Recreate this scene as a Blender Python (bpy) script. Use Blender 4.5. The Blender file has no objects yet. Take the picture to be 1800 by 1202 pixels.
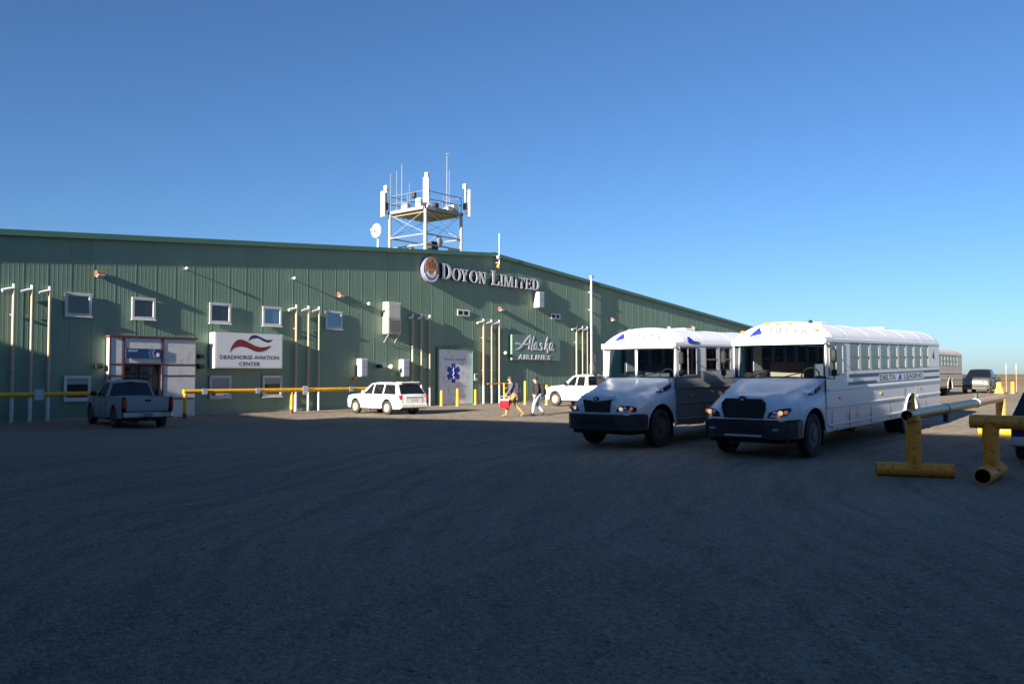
import bpy, bmesh, math, random
from mathutils import Vector, Matrix, Euler
R = math.radians
random.seed(7)
sc = bpy.context.scene
COL = sc.collection

# World axes: +X runs along the terminal's front wall (to the right), +Y points into the building, Z up.
# ---------------------------------------------------------------- camera
cam_d = bpy.data.cameras.new('camera'); cam = bpy.data.objects.new('camera', cam_d); COL.objects.link(cam)
cam_d.lens = 30.0; cam_d.sensor_width = 36.0; cam_d.clip_end = 20000; cam_d.clip_start = 0.1
VIEW, PITCH = R(39.6), math.atan(56 / 1500)
cam.location = (0, 0, 2.0)
fwd = Vector((math.cos(VIEW) * math.cos(PITCH), math.sin(VIEW) * math.cos(PITCH), math.sin(PITCH)))
cam.rotation_euler = fwd.to_track_quat('-Z', 'Y').to_euler()
sc.camera = cam
# ---------------------------------------------------------------- sky and sun
GRAZE, DROP = R(4.2), 0.285                     # the sun skims the front wall from the left
sun_dir = Vector((math.cos(GRAZE), math.sin(GRAZE), -DROP)).normalized()   # the way the light travels
SUN_EL = math.asin(-sun_dir.z)
world = bpy.data.worlds.new('World'); sc.world = world; world.use_nodes = True
wn = world.node_tree.nodes; wn.clear()
wo = wn.new('ShaderNodeOutputWorld'); bg = wn.new('ShaderNodeBackground'); sky = wn.new('ShaderNodeTexSky')
sky.sky_type = 'NISHITA'; sky.sun_disc = False
sky.sun_elevation = SUN_EL
# the light comes from -X; the sky's rotation is measured clockwise from +Y
sky.sun_rotation = math.atan2(-sun_dir.x, -sun_dir.y)
sky.altitude = 0; sky.air_density = 0.85; sky.dust_density = 0.4; sky.ozone_density = 6.0
bg.inputs['Strength'].default_value = 0.05
world.node_tree.links.new(sky.outputs[0], bg.inputs[0]); world.node_tree.links.new(bg.outputs[0], wo.inputs[0])
sun_d = bpy.data.lights.new('sun', 'SUN'); sun = bpy.data.objects.new('sun', sun_d); COL.objects.link(sun)
sun_d.energy = 5.0; sun_d.angle = R(0.53); sun_d.color = (1.0, 0.92, 0.79)
sun.rotation_euler = sun_dir.to_track_quat('-Z', 'Y').to_euler()
sun.location = (-20, -5, 30)
sc.view_settings.view_transform = 'Standard'; sc.view_settings.look = 'None'
sc.view_settings.gamma = 1.0; sc.view_settings.use_curve_mapping = False
sc.view_settings.exposure = 1.57

# ---------------------------------------------------------------- materials
def mat(name, col, rough=0.55, metal=0.0, var=0.12, scale=3.0, bump=0.0, bscale=60.0, spec=0.5, dirt=None, dirt_amt=0.0, dscale=2.0, emit=None, emit_s=0.0, stretch=None):
    m = bpy.data.materials.new(name); m.use_nodes = True
    nt = m.node_tree; N = nt.nodes; Lk = nt.links
    p = N['Principled BSDF']
    p.inputs['Roughness'].default_value = rough; p.inputs['Metallic'].default_value = metal
    p.inputs['Specular IOR Level'].default_value = spec
    tc = N.new('ShaderNodeTexCoord'); src = tc.outputs['Object']
    if stretch:
        mp = N.new('ShaderNodeMapping'); mp.inputs['Scale'].default_value = stretch
        Lk.new(src, mp.inputs[0]); src = mp.outputs[0]
    no = N.new('ShaderNodeTexNoise'); no.inputs['Scale'].default_value = scale; no.inputs['Detail'].default_value = 6
    Lk.new(src, no.inputs['Vector'])
    mx = N.new('ShaderNodeMix'); mx.data_type = 'RGBA'
    c = Vector(col)
    mx.inputs['A'].default_value = (*(c * (1 - var)), 1); mx.inputs['B'].default_value = (*[min(1, v * (1 + var)) for v in c], 1)
    Lk.new(no.outputs['Fac'], mx.inputs['Factor']); out = mx.outputs['Result']
    if dirt:
        n2 = N.new('ShaderNodeTexNoise'); n2.inputs['Scale'].default_value = dscale; n2.inputs['Detail'].default_value = 8; n2.inputs['Roughness'].default_value = 0.65
        Lk.new(src, n2.inputs['Vector'])
        cr = N.new('ShaderNodeMapRange'); cr.inputs['From Min'].default_value = 0.62 - dirt_amt * 0.5; cr.inputs['From Max'].default_value = 0.82 - dirt_amt * 0.4
        Lk.new(n2.outputs['Fac'], cr.inputs['Value'])
        m2 = N.new('ShaderNodeMix'); m2.data_type = 'RGBA'; m2.inputs['B'].default_value = (*dirt, 1)
        Lk.new(out, m2.inputs['A']); Lk.new(cr.outputs[0], m2.inputs['Factor']); out = m2.outputs['Result']
    Lk.new(out, p.inputs['Base Color'])
    if bump:
        nb = N.new('ShaderNodeTexNoise'); nb.inputs['Scale'].default_value = bscale; nb.inputs['Detail'].default_value = 4
        Lk.new(src, nb.inputs['Vector'])
        b = N.new('ShaderNodeBump'); b.inputs['Strength'].default_value = bump; b.inputs['Distance'].default_value = 0.02
        Lk.new(nb.outputs['Fac'], b.inputs['Height']); Lk.new(b.outputs[0], p.inputs['Normal'])
    if emit:
        p.inputs['Emission Color'].default_value = (*emit, 1); p.inputs['Emission Strength'].default_value = emit_s
    return m

def glass(name, tint=(0.78, 0.84, 0.84), rough=0.03, gloss=0.05):
    m = bpy.data.materials.new(name); m.use_nodes = True
    nt = m.node_tree; N = nt.nodes; Lk = nt.links; N.clear()
    o = N.new('ShaderNodeOutputMaterial'); t = N.new('ShaderNodeBsdfTransparent'); g = N.new('ShaderNodeBsdfGlossy'); x = N.new('ShaderNodeMixShader'); lw = N.new('ShaderNodeFresnel')
    lw.inputs['IOR'].default_value = 1.5
    ad = N.new('ShaderNodeMath'); ad.operation = 'ADD'; ad.use_clamp = True; ad.inputs[1].default_value = gloss
    t.inputs[0].default_value = (*tint, 1); g.inputs['Roughness'].default_value = rough; g.inputs[0].default_value = (0.9, 0.95, 1, 1)
    Lk.new(lw.outputs[0], ad.inputs[0]); Lk.new(ad.outputs[0], x.inputs[0]); Lk.new(t.outputs[0], x.inputs[1]); Lk.new(g.outputs[0], x.inputs[2]); Lk.new(x.outputs[0], o.inputs[0])
    return m

def body_paint(name, col, dirt, z0, z1, amt=0.8, rough=0.35, floor_amt=0.0, nlo=0.25, nhi=0.7):
    """vehicle paint with road dirt that thickens towards the sill (dried mud, seen as such in the photograph)"""
    m = bpy.data.materials.new(name); m.use_nodes = True
    nt = m.node_tree; N = nt.nodes; Lk = nt.links; p = N['Principled BSDF']
    tc = N.new('ShaderNodeTexCoord'); sx = N.new('ShaderNodeSeparateXYZ'); Lk.new(tc.outputs['Object'], sx.inputs[0])
    mr = N.new('ShaderNodeMapRange'); mr.inputs['From Min'].default_value = z1; mr.inputs['From Max'].default_value = z0; Lk.new(sx.outputs[2], mr.inputs['Value'])
    mr.inputs['To Min'].default_value = floor_amt; mr.inputs['To Max'].default_value = 1.0
    no = N.new('ShaderNodeTexNoise'); no.inputs['Scale'].default_value = 3.5; no.inputs['Detail'].default_value = 9; no.inputs['Roughness'].default_value = 0.7
    mp = N.new('ShaderNodeMapping'); mp.inputs['Scale'].default_value = (0.6, 1, 1.6); Lk.new(tc.outputs['Object'], mp.inputs[0]); Lk.new(mp.outputs[0], no.inputs['Vector'])
    nr = N.new('ShaderNodeMapRange'); nr.inputs['From Min'].default_value = nlo; nr.inputs['From Max'].default_value = nhi; Lk.new(no.outputs['Fac'], nr.inputs['Value'])
    mu = N.new('ShaderNodeMath'); mu.operation = 'MULTIPLY'; Lk.new(mr.outputs[0], mu.inputs[0]); Lk.new(nr.outputs[0], mu.inputs[1])
    m2 = N.new('ShaderNodeMath'); m2.operation = 'MULTIPLY'; m2.inputs[1].default_value = amt; m2.use_clamp = True; Lk.new(mu.outputs[0], m2.inputs[0])
    mx = N.new('ShaderNodeMix'); mx.data_type = 'RGBA'; mx.inputs['A'].default_value = (*col, 1); mx.inputs['B'].default_value = (*dirt, 1)
    Lk.new(m2.outputs[0], mx.inputs['Factor']); Lk.new(mx.outputs['Result'], p.inputs['Base Color'])
    r2 = N.new('ShaderNodeMapRange'); r2.inputs['To Min'].default_value = rough; r2.inputs['To Max'].default_value = 0.85; Lk.new(m2.outputs[0], r2.inputs['Value']); Lk.new(r2.outputs[0], p.inputs['Roughness'])
    return m

DUST = (0.20, 0.165, 0.125)
MT = {}
MT['wall'] = mat('green_siding', (0.16, 0.245, 0.175), 0.5, var=0.10, scale=0.9, bump=0.05, bscale=9, dirt=(0.155, 0.22, 0.165), dirt_amt=0.12, dscale=0.7, stretch=(1, 1, 0.25))
def vary_by_object(m, amt):
    """each sheet has faded a little differently"""
    N, Lk = m.node_tree.nodes, m.node_tree.links; p = N['Principled BSDF']; old = p.inputs['Base Color'].links[0].from_socket
    oi = N.new('ShaderNodeObjectInfo'); mr = N.new('ShaderNodeMapRange'); mr.inputs[3].default_value = 1 - amt; mr.inputs[4].default_value = 1 + amt; Lk.new(oi.outputs['Random'], mr.inputs[0])
    hs = N.new('ShaderNodeHueSaturation'); Lk.new(mr.outputs[0], hs.inputs['Value']); Lk.new(old, hs.inputs['Color']); Lk.new(hs.outputs[0], p.inputs['Base Color'])
vary_by_object(MT['wall'], .06)
MT['trim_green'] = mat('green_trim', (0.075, 0.16, 0.115), 0.45)
MT['roof'] = mat('green_roof', (0.10, 0.19, 0.15), 0.5, stretch=(1, .2, 1))
MT['white'] = mat('white_enamel', (0.72, 0.72, 0.70), 0.45, dirt=(0.45, 0.42, 0.37), dirt_amt=0.15)
MT['white_pipe'] = mat('white_sleeve', (0.62, 0.62, 0.60), 0.5, dirt=(0.35, 0.31, 0.26), dirt_amt=0.3)
MT['cream_panel'] = mat('off_white_panel', (0.60, 0.58, 0.56), 0.55, dirt=(0.42, 0.38, 0.34), dirt_amt=0.15)
MT['door_grey'] = mat('pale_grey_door', (0.70, 0.71, 0.72), 0.5, dirt=(0.40, 0.36, 0.32), dirt_amt=0.2)
MT['red_trim'] = mat('oxide_red_trim', (0.11, 0.032, 0.03), 0.5)
MT['tan_pipe'] = mat('tan_pipe', (0.44, 0.34, 0.235), 0.5, var=0.15, scale=4, stretch=(3, 3, .5))
MT['galv'] = mat('galvanised_steel', (0.55, 0.56, 0.57), 0.42, metal=0.6, var=0.15, scale=8)
MT['steel_white'] = mat('white_steel', (0.70, 0.70, 0.68), 0.45, var=.08)
MT['dark_metal'] = mat('dark_metal', (0.035, 0.037, 0.04), 0.5)
MT['black'] = mat('black_plastic', (0.014, 0.014, 0.016), 0.5, spec=0.35)
MT['rubber'] = mat('tyre_rubber', (0.022, 0.021, 0.021), 0.85, bump=0.2, bscale=30, dirt=(0.10, 0.085, 0.07), dirt_amt=0.35, dscale=3)
MT['rim_dark'] = mat('dirty_steel_rim', (0.06, 0.058, 0.056), 0.6, metal=.3, dirt=(0.12, 0.10, 0.085), dirt_amt=0.5, dscale=4)
MT['rim_light'] = mat('dusty_alloy_rim', (0.42, 0.39, 0.35), 0.55, metal=.3, dirt=(0.38, 0.32, 0.26), dirt_amt=0.4, dscale=6)
MT['yellow'] = mat('safety_yellow', (0.74, 0.38, 0.015), 0.5, var=.1, dirt=(0.25, 0.13, 0.03), dirt_amt=0.12, dscale=5)
MT['yellow_worn'] = mat('worn_yellow_paint', (0.82, 0.31, 0.025), 0.45, var=.14, scale=6, dirt=(0.11, 0.045, 0.02), dirt_amt=0.20, dscale=11, bump=.12, bscale=25)
MT['rail_weathered'] = mat('weathered_yellow_rail', (0.62, 0.32, 0.08), 0.35, var=.15, scale=5, dirt=(0.18, 0.09, 0.03), dirt_amt=0.25, dscale=5)
MT['pane'] = mat('window_glass', (0.012, 0.02, 0.026), 0.04, spec=0.9, var=0)
MT['pane_coated'] = mat('coated_window_glass', (0.16, 0.24, 0.32), 0.05, metal=.55, var=0)
MT['car_glass'] = mat('dark_vehicle_glass', (0.008, 0.01, 0.012), 0.05, spec=0.7, var=0)
MT['bus_glass'] = glass('bus_window_glass')
MT['shield_glass'] = glass('windscreen_glass', (0.74, 0.83, 0.85), 0.02, 0.05)
MT['navy'] = mat('navy_ink', (0.012, 0.02, 0.09), 0.45, var=0)
MT['blue'] = mat('blue_ink', (0.02, 0.03, 0.32), 0.45, var=0)
MT['crimson'] = mat('crimson_ink', (0.20, 0.012, 0.022), 0.45, var=.05)
MT['amber'] = mat('amber_lens', (0.85, 0.35, 0.03), 0.2, var=0)
MT['red_lens'] = mat('red_lens', (0.45, 0.012, 0.02), 0.18, var=0)
MT['steel_grey'] = mat('weathered_grey_steel', (0.25, 0.25, 0.245), .5, var=.25, scale=5)
MT['antenna_shell'] = mat('antenna_shell', (0.44, 0.44, 0.43), .5, var=.08)
MT['bore'] = mat('shaded_pipe_bore', (0.02, 0.014, 0.010), .9)  # near-black colour stands in for the shade inside the open pipe ends
MT['concrete'] = mat('concrete', (0.30, 0.28, 0.26), 0.85, bump=.2)

# ---------------------------------------------------------------- helpers
def link(o, parent=None):
    COL.objects.link(o)
    if parent is not None: o.parent = parent
    return o
def tag(o, label=None, cat=None, group=None, kind=None):
    if label: o['label'] = label
    if cat: o['category'] = cat
    if group: o['group'] = group
    if kind: o['kind'] = kind
    return o
def empty(name, loc=(0, 0, 0), rz=0.0, label=None, cat=None, group=None, rot=None):
    o = bpy.data.objects.new(name, None); o.empty_display_size = 0.3
    link(o); o.location = loc; o.rotation_euler = rot if rot else (0, 0, rz)
    return tag(o, label, cat, group)
def copy_tree(o, parent=None):
    c = o.copy(); COL.objects.link(c); c.parent = parent
    for ch in o.children: copy_tree(ch, c)
    return c

class MB:
    """collects shapes; build() links them as one mesh object"""
    def __init__(s): s.v = []; s.f = []; s.mi = []; s.cur = 0
    def add(s, vs, fs):
        b = len(s.v); s.v += [tuple(v) for v in vs]; s.f += [tuple(b + i for i in f) for f in fs]; s.mi += [s.cur] * len(fs)
        return s
    def box(s, a, b, bev=0.0):
        x0, y0, z0 = (min(a[i], b[i]) for i in range(3)); x1, y1, z1 = (max(a[i], b[i]) for i in range(3))
        if bev > 0:
            bm = bmesh.new(); bmesh.ops.create_cube(bm, size=1)
            for v in bm.verts: v.co = ((x0 + x1) / 2 + v.co.x * (x1 - x0), (y0 + y1) / 2 + v.co.y * (y1 - y0), (z0 + z1) / 2 + v.co.z * (z1 - z0))
            bmesh.ops.bevel(bm, geom=bm.edges[:], offset=min(bev, (x1 - x0) * .45, (y1 - y0) * .45, (z1 - z0) * .45), segments=1, affect='EDGES')
            bm.verts.index_update(); vs = [v.co.copy() for v in bm.verts]; fs = [[v.index for v in f.verts] for f in bm.faces]; bm.free()
            return s.add(vs, fs)
        return s.add([(x0, y0, z0), (x1, y0, z0), (x1, y1, z0), (x0, y1, z0), (x0, y0, z1), (x1, y0, z1), (x1, y1, z1), (x0, y1, z1)],
                     [(0, 3, 2, 1), (4, 5, 6, 7), (0, 1, 5, 4), (1, 2, 6, 5), (2, 3, 7, 6), (3, 0, 4, 7)])
    def tube(s, pts, r, n=10, caps=True):
        pts = [Vector(p) for p in pts]; rs = r if isinstance(r, (list, tuple)) else [r] * len(pts)
        rings = []; up = None
        for i, p in enumerate(pts):
            d = (pts[min(i + 1, len(pts) - 1)] - pts[max(i - 1, 0)]).normalized()
            if up is None: up = Vector((0, 0, 1)) if abs(d.z) < 0.9 else Vector((1, 0, 0))
            a = d.cross(up).normalized(); b = a.cross(d).normalized(); up = b
            rings.append([p + (a * math.cos(2 * math.pi * k / n) + b * math.sin(2 * math.pi * k / n)) * rs[i] for k in range(n)])
        vs = [v for rg in rings for v in rg]; fs = []
        for i in range(len(rings) - 1):
            for k in range(n): fs.append((i * n + k, i * n + (k + 1) % n, (i + 1) * n + (k + 1) % n, (i + 1) * n + k))
        if caps: fs += [tuple(reversed(range(n))), tuple(range((len(rings) - 1) * n, len(rings) * n))]
        return s.add(vs, fs)
    def pipe(s, p0, p1, ro, ri, n=20, depth=0.3):
        """hollow pipe: open ends that show the dark bore"""
        p0, p1 = Vector(p0), Vector(p1); d = (p1 - p0).normalized()
        up = Vector((0, 0, 1)) if abs(d.z) < .9 else Vector((1, 0, 0)); a = d.cross(up).normalized(); b = a.cross(d)
        def ring(p, r): return [p + (a * math.cos(2 * math.pi * k / n) + b * math.sin(2 * math.pi * k / n)) * r for k in range(n)]
        rings = [ring(p0 + d * depth, ri), ring(p0, ri), ring(p0, ro), ring(p1, ro), ring(p1, ri), ring(p1 - d * depth, ri)]
        vs = [v for r_ in rings for v in r_]
        fs = [(i * n + k, i * n + (k + 1) % n, (i + 1) * n + (k + 1) % n, (i + 1) * n + k) for i in range(5) for k in range(n)]
        fs += [tuple(range(n)), tuple(reversed(range(5 * n, 6 * n)))]
        s.add(vs, fs); s.mi[-len(fs):] = [1 if (i // n in (0, 4) or i >= 5 * n) else 0 for i in range(len(fs))]   # bore faces take the second material
        return s
    def lathe(s, prof, c, axis='y', n=24):
        """prof: list of (along, radius)"""
        vs = []; fs = []
        for a, r in prof:
            for k in range(n):
                t = 2 * math.pi * k / n; u, w = r * math.cos(t), r * math.sin(t)
                vs.append((c[0] + u, c[1] + a, c[2] + w) if axis == 'y' else ((c[0] + u, c[1] + w, c[2] + a) if axis == 'z' else (c[0] + a, c[1] + u, c[2] + w)))
        for i in range(len(prof) - 1):
            for k in range(n): fs.append((i * n + k, i * n + (k + 1) % n, (i + 1) * n + (k + 1) % n, (i + 1) * n + k))
        if prof[0][1] > 1e-4: fs.append(tuple(range(n)))
        if prof[-1][1] > 1e-4: fs.append(tuple(range((len(prof) - 1) * n, len(prof) * n)))
        return s.add(vs, fs)
    def grid(s, rows, close=False):
        n = len(rows[0]); vs = [p for r_ in rows for p in r_]; fs = []
        for i in range(len(rows) - 1):
            for k in range(n - (0 if close else 1)): fs.append((i * n + k, i * n + (k + 1) % n, (i + 1) * n + (k + 1) % n, (i + 1) * n + k))
        return s.add(vs, fs)
    def prism(s, poly, fn, d0, d1):
        """poly of 2-D points; fn(u, v, d) -> 3-D point"""
        n = len(poly); vs = [fn(u, v, d0) for u, v in poly] + [fn(u, v, d1) for u, v in poly]
        fs = [tuple(range(n)), tuple(reversed(range(n, 2 * n)))] + [(i, (i + 1) % n, n + (i + 1) % n, n + i) for i in range(n)]
        return s.add(vs, fs)
    def mesh(s, name, mats=None, smooth=None):
        me = bpy.data.meshes.new(name); me.from_pydata(s.v, [], s.f)
        for m in (mats if isinstance(mats, (list, tuple)) else [mats]):
            if m: me.materials.append(m)
        if any(s.mi): me.polygons.foreach_set('material_index', s.mi)
        bm = bmesh.new(); bm.from_mesh(me); bmesh.ops.recalc_face_normals(bm, faces=bm.faces[:]); bm.to_mesh(me); bm.free()
        if smooth is not None:
            me.polygons.foreach_set('use_smooth', [True] * len(me.polygons)); me.set_sharp_from_angle(angle=R(smooth))
        me.update(); return me
    def build(s, name, mats=None, parent=None, smooth=None, loc=None):
        o = bpy.data.objects.new(name, s.mesh(name, mats, smooth)); link(o, parent)
        if loc: o.location = loc
        return o

def share(name, me, parent, loc=(0, 0, 0), rot=(0, 0, 0)):
    o = bpy.data.objects.new(name, me); link(o, parent); o.location = loc; o.rotation_euler = rot; return o

def text_shape(body, size, bold=0.0, shear=0.0, extrude=0.0, space=1.0):
    """vertices and faces of a line of lettering, lower-left corner at the origin"""
    cu = bpy.data.curves.new('t', 'FONT'); cu.body = body; cu.size = size; cu.offset = bold; cu.shear = shear; cu.extrude = extrude; cu.space_character = space
    cu.resolution_u = 3
    o = bpy.data.objects.new('t', cu); COL.objects.link(o); dg = bpy.context.evaluated_depsgraph_get(); dg.update()
    me = bpy.data.meshes.new_from_object(o.evaluated_get(dg))
    vs = [v.co.copy() for v in me.vertices]; fs = [tuple(p.vertices) for p in me.polygons]
    bpy.data.objects.remove(o); bpy.data.curves.remove(cu); bpy.data.meshes.remove(me)
    x0 = min(v.x for v in vs); y0 = min(v.y for v in vs); x1 = max(v.x for v in vs); y1 = max(v.y for v in vs)
    return [Vector((v.x - x0, v.y - y0, v.z)) for v in vs], fs, x1 - x0, y1 - y0
def lettering(mb, body, w, h, fn, bold=0.0, shear=0.0, extrude=0.0, space=1.0):
    """fit a line of lettering into w x h; fn(u, v, d) -> 3-D point"""
    vs, fs, tw, th = text_shape(body, 1.0, bold, shear, extrude, space)
    return mb.add([fn(v.x / tw * w, v.y / th * h, v.z) for v in vs], fs)

def smooth01(a, b, x):
    t = min(1, max(0, (x - a) / (b - a))); return t * t * (3 - 2 * t)
def g(x, y):
    """ground height: the yard climbs gently to the right, away from the terminal"""
    h = 0.017 * min(30, max(0, x - 20.3)) * (1 - smooth01(20, 34, y)) * (1 - smooth01(90, 260, x))
    return h * (1 - smooth01(-30, -120, y)) if y < -30 else h
def lerp_tab(tab, x):
    if x <= tab[0][0]: return tab[0][1]
    for (a, va), (b, vb) in zip(tab, tab[1:]):
        if x <= b:
            t = (x - a) / (b - a); t = t * t * (3 - 2 * t) * .35 + t * .65; return va + (vb - va) * t
    return tab[-1][1]
# ---------------------------------------------------------------- ground
def gravel():
    m = bpy.data.materials.new('packed_gravel'); m.use_nodes = True
    nt = m.node_tree; N = nt.nodes; Lk = nt.links; p = N['Principled BSDF']; p.inputs['Roughness'].default_value = 0.9; p.inputs['Specular IOR Level'].default_value = 0.25
    ge = N.new('ShaderNodeNewGeometry'); pos = ge.outputs['Position']
    def noise(scale, det, rough=0.55, vec=None):
        n = N.new('ShaderNodeTexNoise'); n.inputs['Scale'].default_value = scale; n.inputs['Detail'].default_value = det; n.inputs['Roughness'].default_value = rough
        Lk.new(vec or pos, n.inputs['Vector']); return n.outputs['Fac']
    def math_(op, a, b=None, clamp=False):
        n = N.new('ShaderNodeMath'); n.operation = op; n.use_clamp = clamp
        for i, q in enumerate((a, b)):
            if q is None: continue
            if isinstance(q, (int, float)): n.inputs[i].default_value = q
            else: Lk.new(q, n.inputs[i])
        return n.outputs[0]
    def rng(v, a, b, c=0.0, d=1.0):
        n = N.new('ShaderNodeMapRange'); n.inputs[1].default_value = a; n.inputs[2].default_value = b; n.inputs[3].default_value = c; n.inputs[4].default_value = d; Lk.new(v, n.inputs[0]); return n.outputs[0]
    def mix(f, a, b):
        n = N.new('ShaderNodeMix'); n.data_type = 'RGBA'
        for k, q in (('A', a), ('B', b)):
            if isinstance(q, tuple): n.inputs[k].default_value = (*q, 1)
            else: Lk.new(q, n.inputs[k])
        Lk.new(f, n.inputs['Factor']); return n.outputs['Result']
    # sweeping tyre tracks: rings around the yard's turning centre
    def tracks(cx, cy, sc_):
        sp = N.new('ShaderNodeSeparateXYZ'); Lk.new(pos, sp.inputs[0])
        wob = math_('MULTIPLY', noise(.25, 3), 3.5)
        dx = math_('ADD', math_('SUBTRACT', sp.outputs[0], cx), wob); dy = math_('SUBTRACT', sp.outputs[1], cy)
        r = math_('SQRT', math_('ADD', math_('MULTIPLY', dx, dx), math_('MULTIPLY', dy, dy)))
        a = N.new('ShaderNodeMath'); a.operation = 'ARCTAN2'; Lk.new(dy, a.inputs[0]); Lk.new(dx, a.inputs[1])
        cb = N.new('ShaderNodeCombineXYZ'); Lk.new(math_('MULTIPLY', r, sc_), cb.inputs[0]); Lk.new(math_('MULTIPLY', a.outputs[0], 2.2), cb.inputs[1])
        return noise(1.0, 5, 0.6, cb.outputs[0])
    t1, t2 = tracks(26, -14, 2.6), tracks(6, 52, 2.0)
    big = noise(0.16, 6, .6); mid = noise(1.1, 6, 0.65); fine = noise(15, 6, 0.75); peb = noise(48, 4, 0.65)
    vor = N.new('ShaderNodeTexVoronoi'); vor.inputs['Scale'].default_value = 24; Lk.new(pos, vor.inputs['Vector'])
    c = mix(rng(mid, .3, .7), (0.29, 0.235, 0.168), (0.40, 0.325, 0.235))
    c = mix(rng(big, .42, .60), c, (0.25, 0.20, 0.145))
    c = mix(rng(t1, .44, .62, 0, .8), c, (0.15, 0.125, 0.097))
    c = mix(rng(t2, .45, .68, 0, .65), c, (0.36, 0.295, 0.215))
    c = mix(rng(fine, .42, .62, 0, .75), c, (0.13, 0.108, 0.082))
    c = mix(rng(peb, .52, .66, 0, .6), c, (0.50, 0.415, 0.31))
    c = mix(rng(vor.outputs['Color'], .60, .95, 0, .6), c, (0.45, 0.375, 0.28))
    # beyond the pad: open tundra
    sp = N.new('ShaderNodeSeparateXYZ'); Lk.new(pos, sp.inputs[0])
    edge = math_('ADD', sp.outputs[0], math_('MULTIPLY', noise(.03, 4), 40))
    far = rng(edge, 150, 175)
    c = mix(far, c, mix(rng(noise(.02, 6), .35, .65), (0.20, 0.135, 0.065), (0.29, 0.20, 0.10)))
    Lk.new(c, p.inputs['Base Color'])
    h = math_('ADD', math_('MULTIPLY', fine, 0.5), math_('ADD', math_('MULTIPLY', peb, 0.35), math_('ADD', math_('MULTIPLY', vor.outputs['Distance'], -0.5), math_('ADD', math_('MULTIPLY', mid, 1.8), math_('MULTIPLY', math_('ADD', t1, t2), 2.2)))))
    b = N.new('ShaderNodeBump'); b.inputs['Strength'].default_value = 1.0; b.inputs['Distance'].default_value = 0.05
    Lk.new(h, b.inputs['Height']); Lk.new(b.outputs[0], p.inputs['Normal'])
    return m
MT['gravel'] = gravel()
def axis_pts(lo, hi, step, out):
    v = []; x = lo
    while x <= hi: v.append(x); x += step
    d = step; x = hi
    while x < out: d *= 1.35; x += d; v.append(x)
    d = step; x = lo; pre = []
    while x > -out: d *= 1.35; x -= d; pre.append(x)
    return list(reversed(pre)) + v
gx = axis_pts(-20, 110, 1.0, 9000); gy = axis_pts(-20, 45, 1.0, 9000)
from mathutils import noise as mnoise
def gz(x, y):
    z = g(x, y)
    if -25 < x < 115 and -25 < y < 37: z += 0.025 * mnoise.noise((x * .35, y * .35, 0)) * smooth01(37, 33, y) if y > 33 else 0.025 * mnoise.noise((x * .35, y * .35, 0))
    if abs(x) > 150 or abs(y) > 150: z += -0.3 + 0.5 * mnoise.noise((x * .004, y * .004, 3))
    return z
mb = MB(); mb.grid([[(x, y, gz(x, y)) for y in gy] for x in gx])
ground = mb.build('ground', MT['gravel'], smooth=60); ground['kind'] = 'structure'

# loose stones, thickest near the camera
mb = MB(); rs = random.Random(3)
for i in range(15000):
    d = 3.0 + 24 * rs.random() ** 1.7; a = VIEW + R(rs.uniform(-36, 36)); x, y = d * math.cos(a), d * math.sin(a)
    r = rs.uniform(.006, .016) * (1 + (rs.random() < .06) * 1.1); z = gz(x, y) + r * .15
    t = rs.random() * 6.28; e = rs.uniform(.6, 1.2); ca, sa = math.cos(t), math.sin(t)
    pts = [(x + r * ca, y + r * sa, z), (x - r * e * sa, y + r * e * ca, z), (x - r * ca, y - r * sa, z), (x + r * e * sa, y - r * e * ca, z), (x + r * .2, y, z + r * rs.uniform(.5, .9)), (x, y, z - r * .4)]
    mb.add(pts, [(0, 1, 4), (1, 2, 4), (2, 3, 4), (3, 0, 4), (1, 0, 5), (2, 1, 5), (3, 2, 5), (0, 3, 5)])
for i in range(140):
    d = 4.0 + 22 * rs.random() ** 1.3; a = VIEW + R(rs.uniform(-36, 36)); x, y = d * math.cos(a), d * math.sin(a); r = rs.uniform(.018, .04); z = gz(x, y) + r * .2
    n = 6; ring = [(x + r * rs.uniform(.7, 1.1) * math.cos(k * math.pi / 3), y + r * rs.uniform(.7, 1.1) * math.sin(k * math.pi / 3), z + r * rs.uniform(-.1, .1)) for k in range(n)]
    mb.add(ring + [(x, y, z + r * rs.uniform(.4, .7)), (x, y, z - r * .5)], [(k, (k + 1) % n, 6) for k in range(n)] + [((k + 1) % n, k, 7) for k in range(n)])
st = mb.build('loose_stones', mat('gravel_stones', (0.24, 0.215, 0.185), .85, var=.5, scale=9)); tag(st, 'small loose stones scattered over the packed gravel', 'gravel', kind='stuff')

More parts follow.
